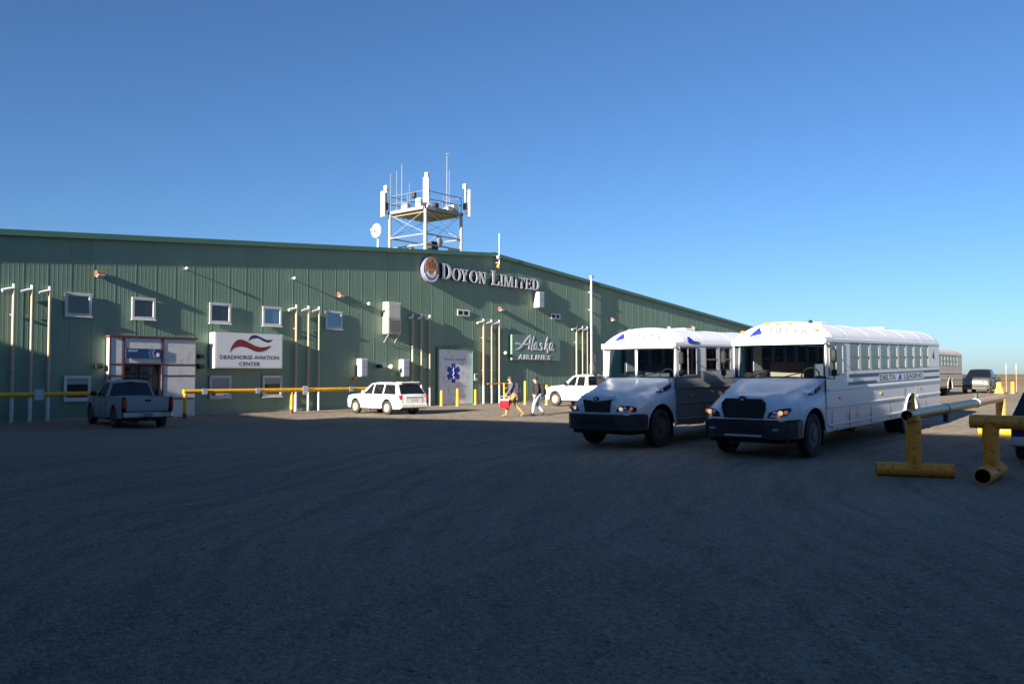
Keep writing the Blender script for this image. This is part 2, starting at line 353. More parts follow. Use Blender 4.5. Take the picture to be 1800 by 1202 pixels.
# ---------------------------------------------------------------- terminal building
FY = 38.3                                              # front wall plane
XL, XR, XRIDGE, ZRIDGE, SLOPE = -2.0, 92.0, 44.2, 10.22, 0.0775
def roof_z(x): return ZRIDGE - SLOPE * abs(x - XRIDGE)
term = empty('terminal_building', ((XL + XR) / 2, FY, 0), 0, 'long green metal-clad terminal with a shallow gable and white windows', 'building')
T0 = (-term.location.x, 0, 0)
def tb(mb, name, m, parent=None, smooth=None):
    """build at world coordinates as a child of the terminal (or of one of its parts, which sit at its origin)"""
    ox, oy = term.location.x, term.location.y
    mb.v = [(x - ox, y - oy, z) for x, y, z in mb.v]
    return mb.build(name, m, parent or term, smooth)
pitch = 0.96; x = XL
while x < XR - .01:
    x1 = min(x + pitch, XR); mb = MB()
    if x < XRIDGE < x1: x1 = XRIDGE + .0001
    w = x1 - x
    prof = [(0, 0), (0, -.006), (.035, -.006), (.045, 0)]
    if w > .7:
        for c in (.25, .44, .63, .82): prof += [(c * w - .02, 0), (c * w - .008, -.0022), (c * w + .008, -.0022), (c * w + .02, 0)]
    prof += [(w, 0)]
    lo = [(x + u, FY + d, 0.10) for u, d in prof]; hi = [(x + u, FY + d, roof_z(x + u) - .05) for u, d in prof]
    mb.grid([lo, hi]); tb(mb, 'wall_panel', MT['wall']); x = x1
mb = MB(); mb.box((XL, FY - .05, -.3), (XR, FY + .2, .10)); tb(mb, 'foundation', MT['concrete'])
mb = MB()                                              # the other three walls
mb.add([(XL, FY, 0), (XL, 95, 0), (XL, 95, roof_z(XL)), (XL, FY, roof_z(XL))], [(0, 1, 2, 3)])
mb.add([(XR, FY, 0), (XR, 95, 0), (XR, 95, roof_z(XR)), (XR, FY, roof_z(XR))], [(0, 1, 2, 3)])
mb.add([(XL, 95, 0), (XR, 95, 0), (XR, 95, roof_z(XR)), (XRIDGE, 95, ZRIDGE), (XL, 95, roof_z(XL))], [(0, 1, 2, 3, 4)]); tb(mb, 'side_and_back_walls', MT['wall'])
OH = 0.20
for sgn, xe in ((-1, XL - .3), (1, XR + .3)):
    mb = MB(); a, b = (xe, XRIDGE) if sgn < 0 else (XRIDGE, xe)
    za, zb = roof_z(a), roof_z(b)
    mb.add([(a, FY - OH, za - .1), (b, FY - OH, zb - .1), (b, 95.2, zb - .1), (a, 95.2, za - .1), (a, FY - OH, za + .05), (b, FY - OH, zb + .05), (b, 95.2, zb + .05), (a, 95.2, za + .05)],
           [(0, 3, 2, 1), (4, 5, 6, 7), (0, 1, 5, 4), (1, 2, 6, 5), (2, 3, 7, 6), (3, 0, 4, 7)]); tb(mb, 'roof_slope', MT['roof'])
    mb = MB(); n0 = FY - OH - .03
    mb.add([(a, n0, za - .17), (b, n0, zb - .17), (b, FY - OH - .003, zb - .17), (a, FY - OH - .003, za - .17), (a, n0, za + .075), (b, n0, zb + .075), (b, FY - OH - .003, zb + .075), (a, FY - OH - .003, za + .075)],
           [(0, 3, 2, 1), (4, 5, 6, 7), (0, 1, 5, 4), (1, 2, 6, 5), (2, 3, 7, 6), (3, 0, 4, 7)]); tb(mb, 'rake_trim', MT['trim_green'])
mb = MB(); mb.add([(XRIDGE - .45, FY - OH - .05, ZRIDGE + .02), (XRIDGE, FY - OH - .05, ZRIDGE + .14), (XRIDGE + .45, FY - OH - .05, ZRIDGE + .02), (XRIDGE - .45, 95.2, ZRIDGE + .02), (XRIDGE, 95.2, ZRIDGE + .14), (XRIDGE + .45, 95.2, ZRIDGE + .02)],
                  [(0, 1, 4, 3), (1, 2, 5, 4), (0, 2, 1), (3, 4, 5), (0, 3, 5, 2)]); tb(mb, 'ridge_cap', MT['trim_green'])

def window(x0, x1, z0, z1, blind=0.0, label=None, pane='pane'):
    mb = MB(); t = .13; yo, yi = FY - .10, FY - .045
    mb.box((x0, yo, z0), (x1, yi, z0 + t), .01); mb.box((x0, yo, z1 - t), (x1, yi, z1), .01)
    mb.box((x0, yo, z0 + t + .001), (x0 + t, yi, z1 - t - .001), .01); mb.box((x1 - t, yo, z0 + t + .001), (x1, yi, z1 - t - .001), .01)
    f = tb(mb, 'window', MT['frame_white'])
    if label: f['label'] = label
    mb = MB(); mb.box((x0 + t - .01, FY - .062, z0 + t - .01), (x1 - t + .01, FY - .052, z1 - t + .01)); tb(mb, 'pane', MT[pane], f)
    mb = MB(); mb.box((x0 - .03, FY - .16, z0 - .035), (x1 + .03, yi - .002, z0 - .002), .006); tb(mb, 'sill', MT['white'], f)
    if blind:
        mb = MB(); zz = z1 - t - (z1 - z0 - 2 * t) * blind; mb.box((x0 + t, FY - .069, zz), (x1 - t, FY - .0635, z1 - t)); tb(mb, 'blind', MT['blind'], f)
MT['frame_white'] = mat('white_window_frame', (0.54, 0.54, 0.54), .5, dirt=(.38, .36, .33), dirt_amt=.2)
MT['blind'] = mat('drawn_blind', (0.30, 0.29, 0.27), 0.6)
for x0, x1, bl in ((15.98, 17.12, 0), (18.92, 20.06, 0), (22.82, 24.02, 0), (25.86, 27.04, 1), (29.92, 31.10, 1)): window(x0, x1, 4.50, 5.52, 0, None, 'pane_coated' if bl else 'pane')
window(16.0, 17.15, .84, 1.92, .30); window(22.88, 24.08, .80, 1.92, .62); window(25.90, 27.10, .80, 1.92, .36)

# vestibule round the entrance, a framed box of pale panels with red trim
EY = FY - .42
ex0, ex1, ez1 = 17.80, 21.95, 3.68
mb = MB(); mb.box((ex0 + .02, EY + .03, 0), (18.42, FY - .04, ez1 - .02)); mb.box((20.26, EY + .03, 0), (ex1 - .02, FY - .04, ez1 - .02)); mb.box((18.42, EY + .03, 2.43), (20.26, FY - .04, ez1 - .02))
ves = tb(mb, 'entrance_vestibule', MT['cream_panel']); ves['label'] = 'off-white panelled entrance with dark red trim'
cols = [(ex0, 18.38), (18.46, 20.20), (20.30, ex1)]
for (a, b), rows in zip(cols, ([(0.1, .80), (.86, 1.88), (1.94, 2.38), (2.46, 3.60)], [(2.50, 3.60)], [(0.1, .80), (.86, 1.88), (1.94, 2.38), (2.46, 3.60)])):
    for z0, z1 in rows:
        mb = MB(); mb.box((a + .04, EY + .005, z0), (b - .04, EY + .028, z1), .006); tb(mb, 'panel', MT['cream_panel'], ves)
for a, b, z0, z1 in ((ex0 - .06, ex1 + .06, ez1 - .05, ez1 + .05),): 
    mb = MB(); mb.box((a, EY - .05, z0), (b, FY - .045, z1), .01); tb(mb, 'header_trim', MT['red_trim'], ves)
for a, b, z in ((ex0 + .04, 18.38, .83), (ex0 + .04, 18.38, 1.91), (ex0 + .04, 18.38, 2.42), (20.32, ex1 - .04, .83), (20.32, ex1 - .04, 1.91), (20.32, ex1 - .04, 2.42), (18.42, 20.26, 2.455)):
    mb = MB(); mb.box((a, EY - .006, z - .028), (b, EY + .026, z + .028)); tb(mb, 'rail_trim', MT['red_trim'], ves)
for xx in (ex0 + .01, 18.42, 20.25): 
    mb = MB(); mb.box((xx - .035, EY - .012, .05), (xx + .035, EY + .027, ez1 - .055)); tb(mb, 'post_trim', MT['red_trim'], ves)
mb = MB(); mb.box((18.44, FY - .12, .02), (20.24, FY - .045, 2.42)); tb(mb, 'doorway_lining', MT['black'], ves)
for a, b in ((18.5, 19.2), (19.28, 19.98)):
    mb = MB(); t = .06
    mb.box((a, FY - .19, .06), (a + t, FY - .13, 2.38)); mb.box((b - t, FY - .19, .06), (b, FY - .13, 2.38)); mb.box((a + t, FY - .19, .06), (b - t, FY - .13, .22)); mb.box((a + t, FY - .19, 1.84), (b - t, FY - .13, 1.94)); mb.box((a + t, FY - .19, 2.30), (b - t, FY - .13, 2.38))
    d = tb(mb, 'entrance_door', MT['dark_metal'], ves)
    mb = MB(); mb.box((a + t, FY - .165, .22), (b - t, FY - .155, 1.84)); mb.box((a + t, FY - .165, 1.94), (b - t, FY - .155, 2.30)); tb(mb, 'door_glass', MT['pane'], ves)
    mb = MB(); mb.tube([(b - .13, FY - .23, .95), (b - .13, FY - .23, 1.25)], .015); tb(mb, 'handle', MT['galv'], ves)

# garage-size door with the medical star
mb = MB(); mb.box((38.80, FY - .03, .0), (42.08, FY - .05, 3.62))
gd = None
zs = [0.03, .62, 1.21, 1.80, 2.39, 2.98, 3.58]
for z0, z1 in zip(zs, zs[1:]):
    mb = MB(); mb.box((38.86, FY - .075, z0 + .004), (42.02, FY - .045, z1 - .004), .006)
    if gd is None: gd = tb(mb, 'overhead_door', MT['door_grey']); gd['label'] = 'pale grey sectional door with a blue star'
    else: tb(mb, 'door_section', MT['door_grey'], gd)
for a, b, z0, z1 in ((38.70, 38.855, 0.0, 3.72), (42.025, 42.18, 0.0, 3.72), (38.856, 42.024, 3.585, 3.72)):
    mb = MB(); mb.box((a, FY - .14, z0), (b, FY - .042, z1), .01); tb(mb, 'door_surround', MT['trim_green'], gd)
def wallp(y): return lambda u, v, d: (u, y - d, v)
star = MB(); cx, cz, L_, w_ = 40.24, 2.05, .62, .175
for k in range(3):
    a = R(90 + 60 * k); ca, sa = math.cos(a), math.sin(a)
    poly = [(cx + ca * u - sa * v, cz + sa * u + ca * v) for u, v in ((-L_, -w_), (L_, -w_), (L_, w_), (-L_, w_))]
    star.prism(poly, wallp(FY - .0755 - .0008 * k), 0, .004)
tb(star, 'medical_star', MT['blue'], gd)
mb = MB(); mb.box((cx - .018, FY - .086, cz - .42), (cx + .018, FY - .0825, cz + .42))
pp = []
for i in range(25):
    t = i / 24; pp.append((cx + .085 * math.sin(t * 2.2 * 2 * math.pi) * (1 - .4 * t), FY - .086, cz - .32 + .62 * t))
mb.tube(pp, .014, 5); tb(mb, 'star_rod', MT['white'], gd)
mb = MB(); rr = random.Random(5); u = 39.45                    # a faded, unreadable line of small lettering above the star
while u < 41.3:
    w = rr.uniform(.05, .10)
    if rr.random() > .12: mb.box((u, FY - .0785, 2.86), (u + w, FY - .0755, 2.86 + rr.choice((.11, .11, .15))))
    u += w + .03
tb(mb, 'faded_lettering', mat('faded_grey_ink', (0.33, 0.32, 0.35), .6), gd)

# twin-square wall vents
for x0, x1, z0, z1 in ((40.62, 41.80, 5.80, 6.22), (50.80, 51.95, 6.10, 6.52)):
    mb = MB(); mb.box((x0, FY - .08, z0), (x1, FY - .04, z1), .01); v = tb(mb, 'vent_plate', MT['white'])
    for k in (.09, .62):
        mb = MB(); mb.box((x0 + k, FY - .085, z0 + .08), (x0 + k + .38, FY - .0805, z1 - .08)); tb(mb, 'vent_opening', MT['black'], v)
# ---------------------------------------------------------------- neighbouring hangar, out of frame to the left: its shadow covers the yard
hx = -3.6
hang = empty('neighbouring_hangar', (hx - 20, -10, 0), 0, 'tall grey metal hangar standing left of the camera, outside the picture', 'building')
def hb(mb, name, m, parent=None):
    mb.v = [(x - hang.location.x, y - hang.location.y, z) for x, y, z in mb.v]; return mb.build(name, m, parent or hang)
MT['hangar'] = mat('grey_hangar_siding', (0.16, 0.18, 0.18), .5, stretch=(1, 1, .2))
def hz(y): return 9.98 - .0416 * abs(y + 10)
rz = []
mb = MB()
prof = [(-48, hz(-48)), (-10, hz(-10)), (28.8, hz(28.8))]
mb.prism([(-48, 0)] + prof + [(28.8, 0)], lambda u, v, d: (d, u, v), hx - 40, hx); hb(mb, 'hall', MT['hangar'])
mb = MB(); mb.prism([(28.8, 0), (28.8, 7.55), (34.5, 7.85), (36.9, 8.22), (60, 8.3), (60, 0)], lambda u, v, d: (d, u + .002, v), hx - 40, hx); hb(mb, 'annex', MT['hangar'])
y = -47.0
while y < 28:
    mb = MB(); mb.box((hx + .002, y, .1), (hx + .05, y + .06, hz(y) - .25)); hb(mb, 'seam', MT['hangar']); y += 1.5
for k in range(6):
    mb = MB(); mb.box((hx + .06, -14, .02 + k * .95), (hx + .12, -5, .02 + k * .95 + .93), .01); hb(mb, 'hangar_door_section', MT['door_grey'])

# ---------------------------------------------------------------- signs on the front wall
# serif capitals of the big wordmark
def serif(ch):
    S, t, sf = .24, .085, .07
    def rect(a, b, c, d): return [(a, b), (c, b), (c, d), (a, d)]
    def ell(cx, cy, rx, ry, n=20, a0=0, a1=360): return [(cx + rx * math.cos(R(a0 + (a1 - a0) * i / n)), cy + ry * math.sin(R(a0 + (a1 - a0) * i / n))) for i in range(n + 1)]
    P, Q = [], []
    if ch == 'I': P = [rect(.5 - S, 0, .5 + S, 1), rect(.05, 0, .95, sf), rect(.05, 1 - sf, .95, 1)]
    if ch == 'L': P = [rect(.12, 0, .12 + S, 1), rect(0, 1 - sf, .5, 1), rect(0, 0, 1, sf + .02), [(1, 0), (1, .30), (.93, .30), (.78, sf)]]
    if ch == 'T': P = [rect(.5 - S * .55, 0, .5 + S * .55, 1), rect(.25, 0, .75, sf), rect(0, .91, 1, 1), [(0, .92), (0, .70), (.06, .70), (.16, .92)], [(1, .92), (1, .70), (.94, .70), (.84, .92)]]
    if ch == 'E': P = [rect(.12, 0, .12 + S, 1), rect(0, 0, .95, t), rect(0, 1 - t, .92, 1), rect(.3, .47, .75, .55), [(.97, 0), (.97, .26), (.91, .26), (.80, t)], [(.92, 1), (.92, .76), (.86, .76), (.76, 1 - t)], rect(.70, .38, .76, .64)]
    if ch == 'N': P = [rect(.12, 0, .20, 1), rect(.82, 0, .90, 1), [(.08, 1), (.36, 1), (.90, .0), (.66, 0)], rect(0, 0, .34, sf), rect(.68, 1 - sf, 1, 1), rect(0, 1 - sf, .3, 1)]
    if ch == 'M': P = [rect(.09, 0, .15, 1), rect(.76, 0, .94, 1), [(.06, 1), (.26, 1), (.56, 0), (.44, 0)], [(.44, 0), (.54, 0), (.82, 1), (.74, 1)], rect(0, 0, .25, sf), rect(.68, 0, 1, sf), rect(0, 1 - sf, .2, 1), rect(.76, 1 - sf, 1, 1)]
    if ch == 'Y': P = [[(.08, 1), (.36, 1), (.60, .45), (.40, .42)], [(.80, 1), (.90, 1), (.62, .42), (.52, .48)], rect(.39, 0, .61, .5), rect(.26, 0, .74, sf), rect(0, 1 - sf, .45, 1), rect(.68, 1 - sf, 1, 1)]
    if ch == 'O': Q = [(ell(.5, .5, .5, .52), ell(.5, .5, .27, .46))]
    if ch == 'D':
        P = [rect(.1, 0, .1 + S, 1), rect(0, 0, .4, sf), rect(0, 1 - sf, .4, 1)]
        Q = [(ell(.34, .5, .66, .5, 16, -90, 90), ell(.34, .5, .38, .43, 16, -90, 90))]
    return P, Q
word = empty('wordmark_sign', (44.0, FY, 8.05), 0, 'raised pale serif capitals with a round copper emblem just below the roof ridge', 'sign')
MT['letter_face'] = mat('pale_letter_face', (0.60, 0.60, 0.66), .4, var=.03); MT['letter_can'] = mat('dark_letter_return', (0.015, 0.02, 0.03), .5)
spans = [('D', 38.88, 39.82, 1), ('O', 39.86, 40.72, 0), ('Y', 40.66, 41.42, 0), ('O', 41.52, 42.42, 0), ('N', 42.46, 43.18, 0), ('L', 43.75, 44.58, 1), ('I', 44.66, 45.02, 0), ('M', 45.07, 46.10, 0), ('I', 46.22, 46.60, 0), ('T', 46.68, 47.36, 0), ('E', 47.44, 48.14, 0), ('D', 48.22, 49.06, 0)]
for ch, a, b, big in spans:
    h = 1.0 if big else .79; P, Q = serif(ch)
    def shape(y0, y1):
        mb = MB(); k = 0
        for poly in P:
            mb.prism([(a + u * (b - a), 8.05 + v * h) for u, v in poly], lambda u, v, d: (u - 44.0, d - FY, v - 8.05), y0 - k * .0012, y1); k += 1
        for o, i in Q:
            rows = []
            for y in (y0 - k * .0012, y1):
                rows.append([(a + u * (b - a) - 44.0, y - FY, v * h) for u, v in o]); rows.append([(a + u * (b - a) - 44.0, y - FY, v * h) for u, v in i])
            mb.grid([rows[1], rows[0], rows[2], rows[3], rows[1]])
        return mb
    can = shape(FY - .29, FY - .12).build('letter', MT['letter_can'], word)
    shape(FY - .312, FY - .293).build('letter_face', MT['letter_face'], can)
for z in (.2, .6):
    MB().box((-5.1, -.118, z), (5.05, -.05, z + .05)).build('mounting_rail', MT['trim_green'], word)
# emblem: copper upper face over white crescents on slate
ecx, ecz, er = 37.95, 8.53, .80
def disc(cx, cz, rx, rz_, n=32): return [(cx + rx * math.cos(2 * math.pi * i / n), cz + rz_ * math.sin(2 * math.pi * i / n)) for i in range(n)]
wf = lambda u, v, d: (u - 44.0, d - FY, v - 8.05)
emb = MB().prism(disc(ecx, ecz, er * .86, er), wf, FY - .34, FY - .05).build('emblem', mat('slate_emblem', (0.20, 0.19, 0.30), .5), word)
MB().prism(disc(ecx, ecz + .22, .56, .60), wf, FY - .356, FY - .343).build('emblem_face', mat('copper_face', (0.42, 0.20, 0.10), .5, var=.35, scale=4), emb)
def crescent(r0, r1, dz, a0=200, a1=340, n=20):
    o = [(ecx + r0 * .86 * math.cos(R(a0 + (a1 - a0) * i / n)), ecz + r0 * math.sin(R(a0 + (a1 - a0) * i / n))) for i in range(n + 1)]
    i_ = [(ecx + r1 * .86 * math.cos(R(a0 + (a1 - a0) * i / n)), ecz + dz + r1 * math.sin(R(a0 + (a1 - a0) * i / n))) for i in range(n + 1)]
    return o, i_
for k, (r0, r1, dz) in enumerate(((.78, .70, .02), (.52, .40, .10))):
    o, i_ = crescent(r0, r1, dz); mb = MB(); mb.grid([[wf(u, v, FY - .366 - k * .004) for u, v in o], [wf(u, v, FY - .366 - k * .004) for u, v in i_], [wf(u, v, FY - .345) for u, v in i_], [wf(u, v, FY - .345) for u, v in o], [wf(u, v, FY - .366 - k * .004) for u, v in o]]); mb.build('crescent', MT['letter_face'], emb)
for sx in (-.2, 0, .2):
    MB().prism([(ecx + sx - .03, ecz + .1), (ecx + sx + .03, ecz + .1), (ecx + sx * 1.3 + .045, ecz + .68 - abs(sx)), (ecx + sx * 1.3 - .045, ecz + .68 - abs(sx))], wf, FY - .364, FY - .357).build('feather', mat('dark_copper', (0.14, 0.045, 0.02), .5), emb)

# board sign with the two ribbons
bs = empty('ribbon_sign', (24.83, FY, 2.27), 0, 'white box sign with red and navy ribbons above two lines of navy capitals', 'sign')
bf = lambda y: (lambda u, v, d: (u - 24.83, y - FY - d, v - 2.27))
MT['sign_face'] = mat('white_sign_face', (0.70, 0.70, 0.72), .35, var=.03)
MB().box((22.85 - 24.83, -.55, 0), (26.80 - 24.83, -.06, 1.77), .015).build('cabinet', MT['cream_panel'], bs)
SY = FY - .551
MB().box((22.92 - 24.83, -.556, .06), (26.73 - 24.83, -.5515, 1.71)).build('face', MT['sign_face'], bs)
def spline(pts, n=5):
    out = []; m = len(pts)
    for i in range(m):
        p0, p1, p2, p3 = (Vector(pts[(i + k) % m]) for k in (-1, 0, 1, 2))
        for j in range(n):
            t = j / n; out.append(tuple(.5 * ((2 * p1) + (-p0 + p2) * t + (2 * p0 - 5 * p1 + 4 * p2 - p3) * t * t + (-p0 + 3 * p1 - 3 * p2 + p3) * t ** 3)))
    return out
def ribbon(top, bot, m, name):
    def cr(pts, n=6):
        out = []
        for i in range(len(pts) - 1):
            p0 = Vector(pts[max(i - 1, 0)]); p1 = Vector(pts[i]); p2 = Vector(pts[i + 1]); p3 = Vector(pts[min(i + 2, len(pts) - 1)])
            for j in range(n):
                t = j / n; out.append(.5 * ((2 * p1) + (-p0 + p2) * t + (2 * p0 - 5 * p1 + 4 * p2 - p3) * t * t + (-p0 + 3 * p1 - 3 * p2 + p3) * t ** 3))
        return out + [Vector(pts[-1])]
    a, b = cr(top), cr(bot); f = bf(SY - .006)
    MB().grid([[f(p.x, p.y, .004) for p in a], [f(p.x, p.y, .004) for p in b], [f(p.x, p.y, -.002) for p in b], [f(p.x, p.y, -.002) for p in a]]).build(name, m, bs)
ribbon([(23.66, 3.08), (23.80, 3.40), (24.04, 3.66), (24.34, 3.72), (24.68, 3.61), (25.03, 3.46), (25.38, 3.37), (25.69, 3.38), (26.06, 3.46)],
       [(23.66, 3.07), (23.83, 3.24), (24.06, 3.34), (24.40, 3.36), (24.76, 3.27), (25.12, 3.14), (25.45, 3.13), (25.80, 3.24), (26.06, 3.45)], MT['crimson'], 'red_ribbon')
ribbon([(24.71, 3.67), (24.80, 3.84), (24.95, 3.95), (25.19, 3.96), (25.46, 3.86), (25.80, 3.75), (26.14, 3.77)],
       [(24.71, 3.66), (24.88, 3.76), (25.06, 3.81), (25.33, 3.80), (25.60, 3.67), (25.90, 3.62), (26.14, 3.76)], MT['navy'], 'navy_ribbon')
mb = MB(); lettering(mb, 'DEADHORSE AVIATION', 3.40, .20, lambda u, v, d: bf(SY - .006)(23.13 + u, 2.73 + v, .003 + d), bold=.012); mb.build('lettering', MT['navy'], bs)
mb = MB(); lettering(mb, 'CENTER', 1.22, .20, lambda u, v, d: bf(SY - .006)(24.20 + u, 2.40 + v, .003 + d), bold=.014); mb.build('lettering', MT['navy'], bs)

# blue banner over the entrance
bb = empty('entrance_banner', (19.34, EY, 2.93), 0, 'dark blue banner with pale script above the entrance doors', 'sign')
MB().box((-.85, -.05, -.22), (.85, -.016, .22), .006).build('banner', mat('banner_blue', (0.012, 0.035, 0.13), .4, var=.15), bb)
mb = MB(); rq = random.Random(2); uu = -.76
while uu < -.32:                                # blurred, unreadable script
    w = rq.uniform(.03, .06); mb.prism([(uu, .07), (uu + w * .7, .07), (uu + w * .7 + .03, .07 + rq.uniform(.06, .12)), (uu + .03, .15)], lambda u, v, d: (u, d, v), -.0545, -.051); uu += w
mb.build('faded_script', mat('pale_blue_ink', (0.30, 0.42, 0.58), .5), bb)
mb = MB(); mb.prism(disc(.66, -.06, .085, .10, 18), lambda u, v, d: (u, d, v), -.056, -.051); mb.build('white_disc', MT['white'], bb)
for k, (dx, c) in enumerate(((.28, (0.03, 0.16, 0.26)), (.44, (0.24, 0.18, 0.42)))):
    MB().prism([(dx, .21), (dx + .10, .21), (dx + .02, 0), (dx + .12, -.21), (dx + .02, -.21), (dx - .07, 0)], lambda u, v, d: (u, d, v), -.055, -.051).build('swoosh', mat('banner_swoosh', c, .5, var=.05), bb)

# script sign on a green board
al = empty('script_sign', (48.78, FY, 2.96), 0, 'green board with slanted white script behind the two walkers', 'sign')
MB().box((45.95 - 48.78, -.30, 0), (51.6 - 48.78, -.06, 1.80), .01).build('board', mat('board_green', (0.15, 0.235, 0.18), .5), al)
def stroke(pts, ws, y=-.303):
    """flat brush stroke with varying width, 1 cm proud"""
    L2 = []; Rr = []
    for i, p in enumerate(pts):
        a = Vector(pts[max(i - 1, 0)]); b = Vector(pts[min(i + 1, len(pts) - 1)]); d = (b - a).normalized(); n = Vector((-d.y, d.x)); w = ws[i] / 2
        L2.append(Vector(p) + n * w); Rr.append(Vector(p) - n * w)
    f = lambda p, yy: (p.x - 48.78, yy, p.y - 2.96)
    return [[f(p, y - .02) for p in L2], [f(p, y - .02) for p in Rr], [f(p, y) for p in Rr], [f(p, y) for p in L2], [f(p, y - .02) for p in L2]]
def sm(pts, n=5):
    out = []
    for i in range(len(pts) - 1):
        p0 = Vector(pts[max(i - 1, 0)]); p1 = Vector(pts[i]); p2 = Vector(pts[i + 1]); p3 = Vector(pts[min(i + 2, len(pts) - 1)])
        for j in range(n):
            t = j / n; out.append(.5 * ((2 * p1) + (-p0 + p2) * t + (2 * p0 - 5 * p1 + 4 * p2 - p3) * t * t + (-p0 + 3 * p1 - 3 * p2 + p3) * t ** 3))
    return out + [Vector(pts[-1])]
letters = [  # A l a s k a
    [[(46.30, 4.10), (46.62, 4.15), (46.95, 4.02)], [(46.36, 3.72), (46.75, 3.80), (47.15, 4.05), (47.55, 4.45), (48.02, 4.74), (47.98, 4.45), (47.86, 4.0), (47.84, 3.75)], [(47.30, 4.10), (47.65, 4.12), (48.0, 4.18)]],
    [[(48.42, 4.70), (48.28, 4.3), (48.14, 3.9), (48.16, 3.74), (48.30, 3.76)]],
    [[(48.86, 4.18), (48.66, 4.24), (48.48, 4.06), (48.46, 3.82), (48.60, 3.76), (48.78, 3.95), (48.88, 4.2), (48.80, 3.85), (48.90, 3.75), (49.0, 3.82)]],
    [[(49.42, 4.14), (49.26, 4.22), (49.16, 4.10), (49.34, 3.95), (49.36, 3.80), (49.20, 3.74), (49.06, 3.80)]],
    [[(50.06, 4.68), (49.88, 4.3), (49.70, 3.75)], [(50.10, 4.22), (49.80, 4.0), (49.98, 3.86), (50.06, 3.62), (49.96, 3.54)]],
    [[(50.70, 4.20), (50.48, 4.26), (50.30, 4.06), (50.30, 3.82), (50.44, 3.76), (50.62, 3.95), (50.74, 4.22), (50.64, 3.86), (50.74, 3.75), (50.84, 3.82)]]]
for ls in letters:
    mb = MB()
    for q, st_ in enumerate(ls):
        pts = sm(st_); n = len(pts); mb.grid(stroke(pts, [.135 if .08 < i / (n - 1) < .92 else .09 for i in range(n)], -.303 - q * .002))
    mb.build('script_letter', MT['letter_face'], al)
u0 = 46.62
for ch, w in zip('AIRLINES', (.44, .16, .42, .36, .16, .46, .36, .38)):
    mb = MB(); lettering(mb, ch, w, .34, lambda u, v, d: (u0 + u + .10 * v / .34 - 48.78, -.304 - .02 * (1 if d >= 0 else 0), 3.03 + v - 2.96), bold=.03, extrude=.01); mb.build('block_letter', MT['letter_face'], al); u0 += w + .14

# ---------------------------------------------------------------- vent pipes, lights, boxes on the wall
def vent_pipe(x, label, arm=.5):
    o = empty('vent_pipe', (x, FY - .17, 0), 0, label, 'pipe', 'tan vent pipes in threes along the wall')
    MB().tube([(0, 0, 1.2), (0, 0, 5.52)], .064, 12).build('riser', MT['tan_pipe'], o, 40)
    MB().tube([(0, 0, 0), (0, 0, 1.24)], .08, 12).build('sleeve', MT['white_pipe'], o, 40)
    MB().tube([(0, 0, 5.50), (0, 0, 5.70)], .06, 10).build('cap', MT['steel_white'], o, 40)
    MB().tube([(.05, 0, 5.53), (-arm * .5, 0, 5.47), (-arm, 0, 5.40)], [.06, .07, .07], 10).build('outlet', MT['steel_white'], o, 40)
    for z in (2.2, 4.4): MB().box((-.10, .06, z), (.10, .13, z + .06)).build('clamp', MT['galv'], o)
places = ('left of the first upper window', 'right of the ribbon sign', 'beside the star door on its left', 'between the star door and script sign', 'left of the tall conduit near the buses')
for (xs, pl, arm) in zip(((13.92, 14.62, 15.32), (27.9, 28.7, 29.4), (36.5, 37.25, 37.98), (43.08, 43.9, 44.7), (53.9, 54.7, 55.35)), places, (.45, .5, .35, .62, .6)):
    for i, x in enumerate(xs): vent_pipe(x, ('left', 'middle', 'right')[i] + ' tan vent pipe of the three ' + pl, arm)

def wall_light(x, z, label):
    o = empty('wall_light', (x, FY - .04, z), 0, label, 'wall light', 'wall lights in a row high on the front')
    mb = MB(); mb.prism([(0, -.13), (0, .15), (-.20, .15), (-.34, .04), (-.34, -.02), (-.12, -.13)], lambda u, v, d: (d, u, v), -.17, .17); mb.build('housing', MT['bronze'], o)
    mb = MB(); mb.prism([(-.125, -.135), (-.345, -.025), (-.345, -.06), (-.14, -.16)], lambda u, v, d: (d, u, v), -.15, .15); mb.build('lens', MT['white'], o)
    MB().box((-.1, .0, -.1), (.1, .038, .1)).build('back_plate', MT['bronze'], o)
MT['bronze'] = mat('bronze_housing', (0.16, 0.09, 0.06), .5)
for x, z, pl in ((17.4, 6.42, 'above the entrance canopy'), (30.9, 6.46, 'above the fifth upper window'), (44.9, 6.47, 'under the raised letters'), (59.0, 6.45, 'right of the tall conduit'), (73.0, 6.38, 'above the nearer roof of the left bus')):
    wall_light(x, z, 'bronze wall light ' + pl)
def sensor(x, z, r, label, cat='lamp'):
    o = empty('dome_lamp', (x, FY - .04, z), 0, label, cat)
    MB().tube([(0, .03, 0), (0, -.16, 0)], .03, 8).build('arm', MT['galv'], o)
    mb = MB(); mb.lathe([(r * math.sin(R(a)), max(r * math.cos(R(a)), 1e-5)) for a in range(-90, 91, 18)], (0, -.16 - r * .7, 0), 'y', 14); mb.build('globe', MT['steel_white'], o, 60)
sensor(21.5, 7.06, .075, 'small white dome high on the wall between the second and third windows')
sensor(27.7, 7.12, .085, 'small white dome high on the wall right of the fourth window')
sensor(32.9, 6.08, .10, 'small white dome left of the large wall cabinet')
sensor(34.62, 2.43, .15, 'round white globe lamp between the two small wall cabinets')
sensor(45.25, 3.45, .12, 'small white lamp at the left edge of the script board')
def small_box(x0, x1, z0, z1, d, m, name, label, cat):
    o = MB().box((0, -d, 0), (x1 - x0, 0, z1 - z0), .012).build(name, m); o.location = (x0, FY - .042, z0); return tag(o, label, cat)
